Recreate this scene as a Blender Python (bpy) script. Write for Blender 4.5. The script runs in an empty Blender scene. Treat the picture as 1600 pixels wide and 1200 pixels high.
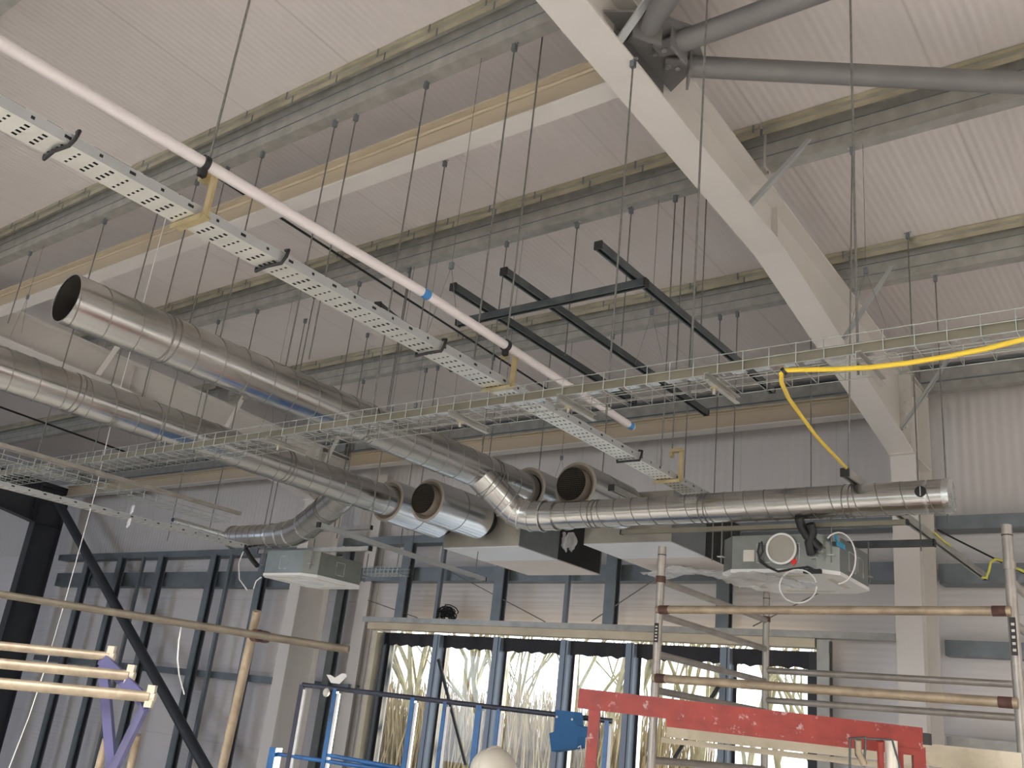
import bpy, math, random
import numpy as np
from mathutils import Vector, Matrix
random.seed(7)
S = bpy.context.scene
COL = S.collection

# ------------------------------------------------------------------ camera
F = 1459.4                                  # focal length in pixels of a 1600x1200 frame
YAW, PIT, ROL = math.radians(-39.07), math.radians(19.86), math.radians(6.493)
def cam_axes():
    cy, sy, cp, sp, cr, sr = math.cos(YAW), math.sin(YAW), math.cos(PIT), math.sin(PIT), math.cos(ROL), math.sin(ROL)
    f = Vector((sy*cp, cy*cp, sp)); r = Vector((cy, -sy, 0)); u = r.cross(f)
    return cr*r + sr*u, -sr*r + cr*u, f
CR, CU, CF = cam_axes()
CP = Vector((0, 0, 1.7))
cd = bpy.data.cameras.new('camera'); cam = bpy.data.objects.new('camera', cd); COL.objects.link(cam)
cd.sensor_width = 36; cd.lens = F/1600*36; cd.clip_start = 0.05; cd.clip_end = 400
cam.matrix_world = Matrix.Translation(CP) @ Matrix((CR, CU, -CF)).transposed().to_4x4()
S.camera = cam

# ------------------------------------------------------------------ world, sun, fill lights, exposure
w = bpy.data.worlds.new('world'); S.world = w; w.use_nodes = True
wn = w.node_tree.nodes; wl = w.node_tree.links
bg = wn['Background']; bg.inputs['Color'].default_value = (0.92, 0.96, 1.0, 1); bg.inputs['Strength'].default_value = 2.6
sd = bpy.data.lights.new('sun', 'SUN'); sd.energy = 14.0; sd.angle = math.radians(0.6); sd.color = (1.0, 0.88, 0.68)
sun = bpy.data.objects.new('sun', sd); COL.objects.link(sun)
sun.rotation_euler = Vector((-0.30, -0.95, -0.085)).to_track_quat('-Z', 'Y').to_euler(); sun.location = (10, 20, 10)
def area(name, loc, target, sx, sy, power, color):
    ld = bpy.data.lights.new(name, 'AREA'); ld.shape = 'RECTANGLE'; ld.size = sx; ld.size_y = sy; ld.energy = power; ld.color = color
    o = bpy.data.objects.new(name, ld); COL.objects.link(o); o.location = loc
    o.rotation_euler = (Vector(target)-Vector(loc)).to_track_quat('-Z', 'Y').to_euler(); return o
area('fill_light_rear', (-2.0, -8.6, 2.2), (-3.0, 1.0, 1.2), 2.6, 3.0, 200, (0.98, 0.98, 1.0))  # added unseen area light, sized to streak the ducts
area('fill_light_right', (8.6, 1.5, 2.1), (-1, 2.5, 0.0), 4.0, 2.6, 60, (1.0, 0.93, 0.84))  # added fill from the right, source unseen
area('fill_light_left', (-19.5, -8.6, 2.0), (-15, 6, 1.2), 5.0, 3.4, 280, (0.62, 0.76, 1.0))  # added cool fill for the dark left bay, source unseen
# added unseen fill lights under the roof, aimed down to bounce off the floor
for (lx, ly) in ((-7.0, -2.4), (-3.6, -2.6), (0, -2.6), (3.4, -2.2), (5.2, 0.6), (-10.0, -3.2), (0.6, -5.5), (6.4, 4.2)):
    area('floor_bounce_fill', (lx, ly, 5.0), (lx, ly+3.2, 0), 0.9, 0.9, 115 if lx > -9 else 50, (1.0, 0.97, 0.95)).data.spread = math.radians(75)
S.view_settings.view_transform = 'Standard'; S.view_settings.look = 'None'; S.view_settings.gamma = 1.0
S.view_settings.use_curve_mapping = False; S.view_settings.exposure = 0.0

# ------------------------------------------------------------------ pixel -> point on a real plane
def ray(x, y): return (CF*F + CR*(x-800) - CU*(y-600)).normalized()
def onX(x, y, v): d = ray(x, y); return CP + d*((v-CP.x)/d.x)
def onY(x, y, v): d = ray(x, y); return CP + d*((v-CP.y)/d.y)
def onZ(x, y, v): d = ray(x, y); return CP + d*((v-CP.z)/d.z)
def dep(x, y, t): d = ray(x, y); return CP + d*(t/d.dot(CF))

# ------------------------------------------------------------------ materials
def new_mat(name):
    m = bpy.data.materials.new(name); m.use_nodes = True
    return m, m.node_tree.nodes, m.node_tree.links, m.node_tree.nodes['Principled BSDF']
def mat(name, col, rough=0.6, metal=0.0, noise=0.0, nscale=8.0, bump=0.0, bscale=60.0, spec=0.5, stain=None, sscale=3.0, samt=0.5, srange=(0.5, 0.7)):
    m, n, l, b = new_mat(name)
    b.inputs['Base Color'].default_value = (*col, 1); b.inputs['Roughness'].default_value = rough
    b.inputs['Metallic'].default_value = metal; b.inputs['Specular IOR Level'].default_value = spec
    tc = n.new('ShaderNodeTexCoord'); last = None
    if noise > 0:
        t = n.new('ShaderNodeTexNoise'); t.inputs['Scale'].default_value = nscale; t.inputs['Detail'].default_value = 5
        l.new(tc.outputs['Object'], t.inputs['Vector'])
        r = n.new('ShaderNodeValToRGB')
        r.color_ramp.elements[0].position = 0.3; r.color_ramp.elements[1].position = 0.7
        r.color_ramp.elements[0].color = (*[c*(1-noise) for c in col], 1)
        r.color_ramp.elements[1].color = (*[min(1, c*(1+noise)) for c in col], 1)
        l.new(t.outputs['Fac'], r.inputs['Fac']); last = r.outputs['Color']; l.new(last, b.inputs['Base Color'])
        mr = n.new('ShaderNodeMapRange'); mr.inputs['To Min'].default_value = max(0.02, rough-0.08); mr.inputs['To Max'].default_value = min(1, rough+0.08)
        l.new(t.outputs['Fac'], mr.inputs['Value']); l.new(mr.outputs['Result'], b.inputs['Roughness'])
    if stain:
        t2 = n.new('ShaderNodeTexNoise'); t2.inputs['Scale'].default_value = sscale; t2.inputs['Detail'].default_value = 9; t2.inputs['Roughness'].default_value = 0.7
        l.new(tc.outputs['Object'], t2.inputs['Vector'])
        mr2 = n.new('ShaderNodeMapRange'); mr2.inputs['From Min'].default_value = srange[0]; mr2.inputs['From Max'].default_value = srange[1]; mr2.inputs['To Max'].default_value = samt
        l.new(t2.outputs['Fac'], mr2.inputs['Value'])
        mx = n.new('ShaderNodeMix'); mx.data_type = 'RGBA'
        l.new(mr2.outputs['Result'], mx.inputs['Factor'])
        if last: l.new(last, mx.inputs[6])
        else: mx.inputs[6].default_value = (*col, 1)
        mx.inputs[7].default_value = (*stain, 1); l.new(mx.outputs[2], b.inputs['Base Color'])
    if bump > 0:
        t3 = n.new('ShaderNodeTexNoise'); t3.inputs['Scale'].default_value = bscale; l.new(tc.outputs['Object'], t3.inputs['Vector'])
        bp = n.new('ShaderNodeBump'); bp.inputs['Strength'].default_value = bump; bp.inputs['Distance'].default_value = 0.01
        l.new(t3.outputs['Fac'], bp.inputs['Height']); l.new(bp.outputs['Normal'], b.inputs['Normal'])
    return m
def ribbed(name, col, axis, period, joint, rough=0.45, depth=0.004, jdark=0.84):
    """sheet cladding: fine ribs of the given period along an axis, a dark lap joint every `joint` metres"""
    m, n, l, b = new_mat(name)
    b.inputs['Roughness'].default_value = rough
    g = n.new('ShaderNodeNewGeometry'); sp = n.new('ShaderNodeSeparateXYZ'); l.new(g.outputs['Position'], sp.inputs[0])
    v = sp.outputs[axis]
    def math_(op, a, c=None):
        k = n.new('ShaderNodeMath'); k.operation = op
        for i, q in enumerate((a, c)):
            if q is None: continue
            if isinstance(q, (int, float)): k.inputs[i].default_value = q
            else: l.new(q, k.inputs[i])
        return k.outputs[0]
    ribs = math_('SINE', math_('MULTIPLY', v, 2*math.pi/period))
    wide = math_('SINE', math_('MULTIPLY', v, 2*math.pi/(period*5)))
    tot = math_('ADD', math_('MULTIPLY', ribs, 0.5), math_('MULTIPLY', wide, 0.35))
    jm = math_('LESS_THAN', math_('PINGPONG', v, joint/2), 0.007)
    no = n.new('ShaderNodeTexNoise'); no.inputs['Scale'].default_value = 0.9; no.inputs['Detail'].default_value = 6; l.new(g.outputs['Position'], no.inputs['Vector'])
    cr = n.new('ShaderNodeValToRGB'); cr.color_ramp.elements[0].position = 0.3; cr.color_ramp.elements[1].position = 0.7
    cr.color_ramp.elements[0].color = (*[c*0.92 for c in col], 1); cr.color_ramp.elements[1].color = (*col, 1)
    l.new(no.outputs['Fac'], cr.inputs['Fac'])
    mx = n.new('ShaderNodeMix'); mx.data_type = 'RGBA'; l.new(jm, mx.inputs['Factor']); l.new(cr.outputs['Color'], mx.inputs[6])
    mx.inputs[7].default_value = (*[c*jdark for c in col], 1); l.new(mx.outputs[2], b.inputs['Base Color'])
    bp = n.new('ShaderNodeBump'); bp.inputs['Strength'].default_value = 0.45; bp.inputs['Distance'].default_value = depth
    l.new(tot, bp.inputs['Height']); l.new(bp.outputs['Normal'], b.inputs['Normal'])
    return m
M = {}
M['roof'] = ribbed('roof_liner', (0.63, 0.585, 0.57), 0, 0.05, 1.0)
M['wall_v'] = ribbed('wall_liner_vertical', (0.68, 0.65, 0.645), 0, 0.085, 1.0, depth=0.008)
M['wall_h'] = ribbed('wall_liner_horizontal', (0.76, 0.73, 0.73), 2, 0.06, 1.0)
M['concrete'] = mat('concrete_floor', (0.58, 0.55, 0.51), 0.8, noise=0.12, nscale=2, bump=0.2)
M['addedpaving'] = mat('added_pale_paving', (0.55, 0.58, 0.64), 0.7, noise=0.08, nscale=1)
M['ground'] = mat('rough_grass', (0.20, 0.19, 0.09), 0.95, noise=0.4, nscale=0.7, bump=0.5, bscale=20)
M['white'] = mat('white_steel_paint', (0.66, 0.63, 0.60), 0.42, noise=0.03, nscale=3, stain=(0.5, 0.46, 0.4), sscale=2.2, samt=0.25, srange=(0.6, 0.8))
M['warmbounce'] = mat('off_white_warm_bounce', (0.52, 0.44, 0.33), 0.5, noise=0.04, nscale=2)  # warm bounce on the off-white beam webs, put into their colour
M['greysteel'] = mat('grey_steel_paint', (0.17, 0.165, 0.165), 0.45, noise=0.08, nscale=6)
M['darksteel'] = mat('dark_steel_paint', (0.045, 0.05, 0.06), 0.5, noise=0.1, nscale=4)
M['galv'] = mat('galvanised_steel', (0.40, 0.395, 0.37), 0.42, 0.45, noise=0.16, nscale=9, stain=(0.22, 0.22, 0.20), sscale=4, samt=0.35, bump=0.04, bscale=90)
M['galvdark'] = mat('galvanised_rail', (0.19, 0.215, 0.235), 0.45, 0.5, noise=0.15, nscale=6)
M['galvlight'] = mat('bright_galvanised', (0.60, 0.62, 0.62), 0.28, 0.85, noise=0.10, nscale=12)
M['zincreflect'] = mat('zinc_warm_reflection', (0.52, 0.49, 0.37), 0.33, 0.8, noise=0.2, nscale=5)  # warm reflection on galvanised steel, put into the colour
M['brass'] = mat('brassy_zinc_bracket', (0.55, 0.46, 0.26), 0.35, 0.8, noise=0.15, nscale=20)
M['duct'] = mat('spiral_duct_steel', (0.50, 0.50, 0.49), 0.21, 0.96, noise=0.09, nscale=5, bump=0.03, bscale=25)
M['seam'] = mat('duct_seam', (0.24, 0.23, 0.21), 0.4, 0.8)
M['silencer'] = mat('silencer_steel', (0.60, 0.62, 0.64), 0.22, 0.93, noise=0.05, nscale=4)
M['tan'] = mat('silencer_end_cap', (0.36, 0.32, 0.27), 0.5, 0.6, noise=0.1, nscale=8)
M['black'] = mat('black_plastic', (0.012, 0.012, 0.013), 0.5, noise=0.2, nscale=20)
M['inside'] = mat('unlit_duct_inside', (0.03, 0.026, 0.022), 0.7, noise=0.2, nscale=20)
M['mesh'] = mat('wire_guard', (0.16, 0.14, 0.12), 0.5, 0.5, noise=0.1, nscale=30)
M['pvc'] = mat('white_plastic_pipe', (0.66, 0.62, 0.625), 0.3, noise=0.02, nscale=3)
M['blue_tape'] = mat('blue_tape', (0.05, 0.22, 0.50), 0.4, noise=0.1, nscale=30)
M['traypaint'] = mat('perforated_tray_steel', (0.66, 0.665, 0.62), 0.33, 0.55, noise=0.06, nscale=9)
M['trayside'] = mat('tray_side_steel', (0.46, 0.48, 0.49), 0.42, 0.5, noise=0.05, nscale=6)
M['rod'] = mat('threaded_rod_steel', (0.20, 0.20, 0.19), 0.45, 0.6, noise=0.2, nscale=40)
M['strut'] = mat('dark_strut_channel', (0.10, 0.115, 0.12), 0.42, 0.6, noise=0.2, nscale=12)
M['wire'] = mat('basket_wire', (0.42, 0.45, 0.43), 0.35, 0.8, noise=0.1, nscale=30)
M['trunk'] = mat('tan_galvanised_divider', (0.22, 0.205, 0.155), 0.45, 0.6, noise=0.15, nscale=6)
M['yellow'] = mat('yellow_cable', (0.78, 0.56, 0.04), 0.4, noise=0.05, nscale=20)
M['greenyellow'] = mat('earth_cable', (0.62, 0.60, 0.10), 0.4, noise=0.1, nscale=20)
M['whiteplastic'] = mat('white_plastic', (0.80, 0.80, 0.79), 0.4, noise=0.03, nscale=5)
M['boxwhite'] = mat('white_panel', (0.70, 0.72, 0.76), 0.5, noise=0.03, nscale=5)
M['boxpink'] = mat('cream_panel', (0.62, 0.56, 0.52), 0.5, noise=0.05, nscale=5)
M['boxgrey'] = mat('grey_casing', (0.22, 0.24, 0.25), 0.45, 0.4, noise=0.1, nscale=6)
M['boxtan'] = mat('plain_galvanised_casing', (0.36, 0.34, 0.29), 0.42, 0.6, noise=0.1, nscale=6)
M['film'] = mat('clear_plastic_film', (0.75, 0.74, 0.74), 0.25, noise=0.08, nscale=12, bump=0.6, bscale=30)
M['film'].node_tree.nodes['Principled BSDF'].inputs['Alpha'].default_value = 0.55
M['red'] = mat('worn_red_paint', (0.25, 0.03, 0.022), 0.45, noise=0.18, nscale=14, stain=(0.50, 0.40, 0.37), sscale=26, samt=0.6, srange=(0.60, 0.67))
M['blue'] = mat('blue_lift_paint', (0.02, 0.13, 0.36), 0.35, noise=0.15, nscale=10, stain=(0.03, 0.03, 0.04), sscale=9, samt=0.8, srange=(0.5, 0.7))
M['bluebox'] = mat('blue_control_box', (0.02, 0.12, 0.30), 0.4, noise=0.08, nscale=8)
M['navy'] = mat('dark_top_rail', (0.03, 0.035, 0.06), 0.4, noise=0.4, nscale=8)
M['purple'] = mat('violet_blue_paint', (0.10, 0.10, 0.22), 0.4, noise=0.1, nscale=10)
M['alu'] = mat('scaffold_aluminium', (0.38, 0.355, 0.325), 0.42, 0.55, noise=0.15, nscale=9, stain=(0.28, 0.24, 0.18), sscale=10, samt=0.6)
M['scafftube'] = mat('dirty_scaffold_tube', (0.38, 0.31, 0.22), 0.48, 0.4, noise=0.2, nscale=10, stain=(0.2, 0.14, 0.09), sscale=14, samt=0.6)
M['timber'] = mat('planed_timber', (0.62, 0.54, 0.41), 0.6, noise=0.1, nscale=4)
M['board'] = mat('aluminium_toe_board', (0.50, 0.44, 0.33), 0.4, 0.4, noise=0.12, nscale=6, stain=(0.3, 0.24, 0.16), sscale=12, samt=0.5)
M['olddirt'] = mat('grimy_tube', (0.15, 0.125, 0.09), 0.55, 0.3, noise=0.25, nscale=9, stain=(0.12, 0.09, 0.06), sscale=14, samt=0.7)
M['unit'] = mat('cassette_casing_steel', (0.25, 0.265, 0.25), 0.35, 0.65, noise=0.12, nscale=7)
M['rust'] = mat('rusty_clip', (0.085, 0.04, 0.03), 0.7, noise=0.3, nscale=30)
M['mullion'] = mat('blue_grey_mullion', (0.23, 0.27, 0.33), 0.4, 0.2, noise=0.05, nscale=5)
M['frame'] = mat('black_window_frame', (0.018, 0.02, 0.026), 0.4, noise=0.1, nscale=9)
M['membrane'] = mat('black_membrane', (0.012, 0.01, 0.014), 0.6, noise=0.3, nscale=9, bump=0.3, bscale=20)
M['jamb'] = mat('cream_jamb_lining', (0.62, 0.57, 0.44), 0.5, noise=0.06, nscale=5)
M['bark'] = mat('pale_bark', (0.30, 0.28, 0.19), 0.9, noise=0.3, nscale=4)
M['twig'] = mat('dry_undergrowth', (0.36, 0.29, 0.18), 0.95, noise=0.4, nscale=3)
M['hat'] = mat('white_hard_hat', (0.66, 0.62, 0.53), 0.35, noise=0.03, nscale=5)
M['vest'] = mat('orange_vest', (0.65, 0.16, 0.03), 0.7, noise=0.05, nscale=5)
M['skin'] = mat('skin', (0.50, 0.30, 0.22), 0.5, noise=0.05, nscale=8)
M['trousers'] = mat('dark_trousers', (0.03, 0.035, 0.05), 0.8, noise=0.1, nscale=12)
M['redlabel'] = mat('red_label', (0.75, 0.03, 0.02), 0.4, noise=0.02, nscale=12)
M['paper'] = mat('paper_label', (0.62, 0.60, 0.53), 0.6, noise=0.05, nscale=20)
M['bluefilm'] = mat('blue_film', (0.03, 0.33, 0.58), 0.3, noise=0.3, nscale=25)
def glass():
    m, n, l, b = new_mat('window_glass'); n.remove(b)
    out = n['Material Output']; t = n.new('ShaderNodeBsdfTransparent'); t.inputs[0].default_value = (0.95, 0.97, 0.97, 1)
    g = n.new('ShaderNodeBsdfGlossy'); g.inputs['Roughness'].default_value = 0.02
    f = n.new('ShaderNodeFresnel'); f.inputs[0].default_value = 1.45; x = n.new('ShaderNodeMixShader')
    k = n.new('ShaderNodeMath'); k.operation = 'MULTIPLY'; k.inputs[1].default_value = 0.3; l.new(f.outputs[0], k.inputs[0]); l.new(k.outputs[0], x.inputs[0]); l.new(t.outputs[0], x.inputs[1]); l.new(g.outputs[0], x.inputs[2]); l.new(x.outputs[0], out.inputs['Surface'])
    return m
M['glass'] = glass()

# ------------------------------------------------------------------ mesh builder
class MB:
    def __init__(s): s.v = []; s.f = []; s.m = []; s.sm = []; s.mats = []
    def mi(s, m):
        if m not in s.mats: s.mats.append(m)
        return s.mats.index(m)
    def add(s, vs, fs, m, smooth=False):
        b = len(s.v); i = s.mi(m); s.v += [tuple(v) for v in vs]
        for f in fs: s.f.append([b+k for k in f]); s.m.append(i); s.sm.append(smooth)
    def box(s, lo, hi, m):
        x0, y0, z0 = lo; x1, y1, z1 = hi
        s.add([(x0,y0,z0),(x1,y0,z0),(x1,y1,z0),(x0,y1,z0),(x0,y0,z1),(x1,y0,z1),(x1,y1,z1),(x0,y1,z1)],
              [(0,3,2,1),(4,5,6,7),(0,1,5,4),(1,2,6,5),(2,3,7,6),(3,0,4,7)], m)
    def prof(s, pts, p, q, m, up=(0, 0, 1), smooth=False, cap=True):
        """sweep a closed 2-D outline (side, up) from p to q"""
        p, q = Vector(p), Vector(q); d = (q-p).normalized(); up = Vector(up)
        if abs(d.dot(up)) > 0.99: up = Vector((0, 1, 0))
        r = d.cross(up).normalized(); u = r.cross(d); n = len(pts)
        vs = [p + r*a + u*b for a, b in pts] + [q + r*a + u*b for a, b in pts]
        fs = [(i, (i+1) % n, n+(i+1) % n, n+i) for i in range(n)]
        s.add(vs, fs, m, smooth)
        if cap: s.add(vs, [tuple(range(n-1, -1, -1)), tuple(range(n, 2*n))], m)
    def bar(s, p, q, wd, h, m, up=(0, 0, 1)):
        s.prof([(-wd/2,-h/2),(wd/2,-h/2),(wd/2,h/2),(-wd/2,h/2)], p, q, m, up)
    def cyl(s, p, q, r, m, n=16, cap=True, r2=None):
        p, q = Vector(p), Vector(q); d = (q-p).normalized(); a = Vector((0, 0, 1)) if abs(d.z) < 0.95 else Vector((1, 0, 0))
        u = d.cross(a).normalized(); v = d.cross(u); r2 = r if r2 is None else r2
        c = [(math.cos(2*math.pi*i/n), math.sin(2*math.pi*i/n)) for i in range(n)]
        vs = [p+(u*a_+v*b_)*r for a_, b_ in c]+[q+(u*a_+v*b_)*r2 for a_, b_ in c]
        s.add(vs, [(i, (i+1) % n, n+(i+1) % n, n+i) for i in range(n)], m, True)
        if cap: s.add(vs, [tuple(range(n-1, -1, -1)), tuple(range(n, 2*n))], m)
    def ring(s, p, d, r0, r1, t, m, n=28):
        """flat annulus of thickness t centred on p, facing along d"""
        p, d = Vector(p), Vector(d).normalized(); a = Vector((0, 0, 1)) if abs(d.z) < 0.95 else Vector((1, 0, 0))
        u = d.cross(a).normalized(); v = d.cross(u); vs = []
        for r, k in ((r0, -t/2), (r1, -t/2), (r1, t/2), (r0, t/2)):
            vs += [p+d*k+(u*math.cos(2*math.pi*i/n)+v*math.sin(2*math.pi*i/n))*r for i in range(n)]
        s.add(vs, [(a_*n+i, a_*n+(i+1) % n, ((a_+1) % 4)*n+(i+1) % n, ((a_+1) % 4)*n+i) for a_ in range(4) for i in range(n)], m, False)
    def path(s, pts, r, m, n=8, cap=True, close=False):
        pts = [Vector(p) for p in pts]; N = len(pts); vs = []; u = None
        for k, p in enumerate(pts):
            if close: d = (pts[(k+1) % N]-pts[k-1]).normalized()
            else: d = (pts[min(k+1, N-1)]-pts[max(k-1, 0)]).normalized()
            if u is None: u = d.cross(Vector((0, 0, 1)) if abs(d.z) < 0.9 else Vector((1, 0, 0))).normalized()
            else: u = (u-d*u.dot(d)).normalized()
            v = d.cross(u)
            rr = r[k] if isinstance(r, (list, tuple)) else r
            vs += [p+(u*math.cos(2*math.pi*i/n)+v*math.sin(2*math.pi*i/n))*rr for i in range(n)]
        R = N if close else N-1
        s.add(vs, [(k*n+i, k*n+(i+1) % n, ((k+1) % N)*n+(i+1) % n, ((k+1) % N)*n+i) for k in range(R) for i in range(n)], m, True)
        if cap and not close: s.add(vs, [tuple(range(n-1, -1, -1)), tuple(range((N-1)*n, N*n))], m)
    def sphere(s, c, rx, ry, rz, m, n=16, half=False):
        vs = []; fs = []; R = n//2
        for j in range(R+1):
            th = (math.pi/2 if half else math.pi)*j/R
            for i in range(n):
                a = 2*math.pi*i/n; vs.append((c[0]+rx*math.sin(th)*math.cos(a), c[1]+ry*math.sin(th)*math.sin(a), c[2]+rz*math.cos(th)))
        for j in range(R):
            for i in range(n): fs.append((j*n+i, j*n+(i+1) % n, (j+1)*n+(i+1) % n, (j+1)*n+i))
        s.add(vs, fs, m, True)
    def build(s, name, parent=None):
        me = bpy.data.meshes.new(name)
        if parent is None:
            a = np.array(s.v); org = Vector(((a[:,0].min()+a[:,0].max())/2, (a[:,1].min()+a[:,1].max())/2, a[:,2].min()))
        else: org = Vector(parent['_o']) if '_o' in parent else parent.location
        me.from_pydata([Vector(v)-org for v in s.v], [], s.f)
        for m in s.mats: me.materials.append(m)
        me.polygons.foreach_set('material_index', s.m); me.polygons.foreach_set('use_smooth', s.sm)
        me.update(); me.validate()
        o = bpy.data.objects.new(name, me); COL.objects.link(o)
        if parent is None: o.location = org
        else:
            o.parent = parent
        WORG[o.name] = org
        return o
WORG = {}
def sub(mb, name, part):
    """sub-part: mesh in world coordinates under a part that itself sits at its thing's origin"""
    org = WORG[part.name]
    me = bpy.data.meshes.new(name); me.from_pydata([Vector(v)-org for v in mb.v], [], mb.f)
    for m in mb.mats: me.materials.append(m)
    me.polygons.foreach_set('material_index', mb.m); me.polygons.foreach_set('use_smooth', mb.sm); me.update()
    o = bpy.data.objects.new(name, me); COL.objects.link(o); o.parent = part; WORG[o.name] = org
    return o
def tag(o, label=None, cat=None, group=None, kind=None):
    if label: o['label'] = label
    if cat: o['category'] = cat
    if group: o['group'] = group
    if kind: o['kind'] = kind
    return o
def thing(name, label, cat, loc, group=None):
    o = bpy.data.objects.new(name, None); o.empty_display_size = 0.1; COL.objects.link(o); o.location = loc
    WORG[o.name] = Vector(loc)
    return tag(o, label, cat, group)
def struct(mb, name, parent=None):
    o = mb.build(name, parent)
    if parent is None: o['kind'] = 'structure'
    return o
ORD = ['first','second','third','fourth','fifth','sixth','seventh','eighth','ninth','tenth','eleventh','twelfth','thirteenth','fourteenth','fifteenth','sixteenth','seventeenth','eighteenth','nineteenth','twentieth','twenty-first','twenty-second','twenty-third','twenty-fourth']
ORD_ = ['first','second','third','fourth','fifth','sixth','seventh','eighth','ninth','tenth','eleventh','twelfth','thirteenth','fourteenth']
def isec(b, h, tf, tw):   # I-section outline, centred
    return [(-b/2,-h/2),(b/2,-h/2),(b/2,-h/2+tf),(tw/2,-h/2+tf),(tw/2,h/2-tf),(b/2,h/2-tf),(b/2,h/2),(-b/2,h/2),(-b/2,h/2-tf),(-tw/2,h/2-tf),(-tw/2,-h/2+tf),(-b/2,-h/2+tf)]
def csec(w_, h, t, lip=0.0):   # channel opening to +side
    o = [(0,-h/2),(w_,-h/2)]
    if lip: o += [(w_,-h/2+lip),(w_-t,-h/2+lip),(w_-t,-h/2+t)]
    else: o += [(w_,-h/2+t)]
    o += [(t,-h/2+t),(t,h/2-t)]
    if lip: o += [(w_-t,h/2-t),(w_-t,h/2-lip),(w_,h/2-lip),(w_,h/2)]
    else: o += [(w_,h/2-t),(w_,h/2)]
    return o+[(0,h/2)]

FLOOR = -0.25
SL = 0.045
raf_top = lambda y: 5.29-SL*y
raf_bot = lambda y: 4.95-SL*y
roof_z = lambda y: 5.56-SL*y

# ================================================================== SETTING
b = MB(); b.box((-26, -9, FLOOR-0.2), (9, 8.9, FLOOR), M['concrete']); struct(b, 'floor')
b = MB(); b.box((-70, -60, FLOOR-0.5), (50, 70, FLOOR-0.21), M['ground']); struct(b, 'ground_outside')
b = MB(); b.box((-26, 9.0, FLOOR-0.22), (9, 13.2, FLOOR-0.04), M['addedpaving']); struct(b, 'added_paving_outside')  # pale unseen paving added to brighten reflections under the silencers
b = MB()
for (y0, y1) in ((-9.0, 9.2),):
    vs = [(-26,y0,roof_z(y0)),(9,y0,roof_z(y0)),(9,y1,roof_z(y1)),(-26,y1,roof_z(y1))]
    vs += [(x,y,z+0.12) for x,y,z in vs]
    b.add(vs, [(0,3,2,1),(4,5,6,7),(0,1,5,4),(1,2,6,5),(2,3,7,6),(3,0,4,7)], M['roof'])
struct(b, 'ceiling')
WY = 8.86
b = MB(); b.box((-26, WY, 3.76), (9, WY+0.12, 5.22), M['wall_v']); struct(b, 'wall_back')
b = MB()
b.box((-26, WY, FLOOR), (-8.72, WY+0.12, 3.76), M['wall_h'])
b.box((-8.72, WY, 2.74), (-3.08, WY+0.12, 3.76), M['wall_h'])
b.box((-3.08, WY, FLOOR), (9, WY+0.12, 3.76), M['wall_h'])
struct(b, 'wall_back')
b = MB(); b.box((-26.15, -9, FLOOR), (-26, 9, 5.6), M['wall_h']); struct(b, 'wall_left')
b = MB(); b.box((-26, -9.15, FLOOR), (-22.2, -9, 5.95), M['wall_h']); b.box((-22.2, -9.15, 3.9), (-16.8, -9, 5.95), M['wall_h']); b.box((-16.8, -9.15, FLOOR), (-7.2, -9, 5.95), M['wall_h']); b.box((-7.2, -9.15, 3.9), (9, -9, 5.95), M['wall_h']); b.box((3.5, -9.15, FLOOR), (9, -9, 3.9), M['wall_h']); struct(b, 'wall_front')
b = MB(); b.box((9, -9, 3.9), (9.15, 9, 5.6), M['wall_h']); b.box((9, -9, FLOOR), (9.15, -2.2, 3.9), M['wall_h']); b.box((9, 5.2, FLOOR), (9.15, 9, 3.9), M['wall_h']); struct(b, 'wall_right')

# window strip: six tall lights between blue-grey mullions
WX = [-8.60, -7.67, -6.76, -5.84, -5.03, -3.99, -3.14]
WYF = 8.68
for i in range(6):
    x0, x1 = WX[i], WX[i+1]
    f = MB()
    for xa in (x0+0.05, x1-0.085): f.box((xa, WYF, FLOOR), (xa+0.035, WYF+0.07, 2.60), M['frame'])
    f.box((x0+0.05, WYF, 2.50), (x1-0.05, WYF+0.07, 2.60), M['frame']); f.box((x0+0.05, WYF, FLOOR), (x1-0.05, WYF+0.07, FLOOR+0.08), M['frame'])
    fo = struct(f, 'window_%d' % (i+1))
    g = MB(); g.box((x0+0.085, WYF+0.03, FLOOR+0.08), (x1-0.085, WYF+0.036, 2.50), M['glass']); sub(g, 'glass_pane', fo)
for i, x in enumerate(WX):
    m_ = MB()
    if 0 < i < 6:
        m_.box((x-0.05, WYF-0.10, FLOOR), (x+0.05, WYF+0.02, 2.60), M['mullion']); m_.box((x+0.018, WYF-0.104, FLOOR), (x+0.026, WYF-0.10, 2.60), M['frame'])
        if i in (2, 4): m_.box((x-0.065, WYF-0.03, FLOOR), (x-0.05, WYF+0.03, 2.6), M['galvlight'])
    elif i == 0:
        for k in range(3): m_.box((x-0.045+0.035*k, WYF-0.02-0.03*k, FLOOR), (x-0.02+0.035*k, WYF+0.06, 2.6), M['mullion'] if k % 2 else M['frame'])
    else: m_.box((x-0.05, WYF-0.06, FLOOR), (x+0.05, WYF+0.06, 2.60), M['frame'])
    struct(m_, 'trim_%d' % (i+1))
b = MB(); b.box((-8.72, 8.56, FLOOR), (-8.645, 8.86, 2.60), M['jamb']); struct(b, 'trim_8')
b = MB(); b.box((-8.80, 8.52, 2.625), (-3.10, 8.66, 2.705), M['timber']); struct(b, 'trim_9')
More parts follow.
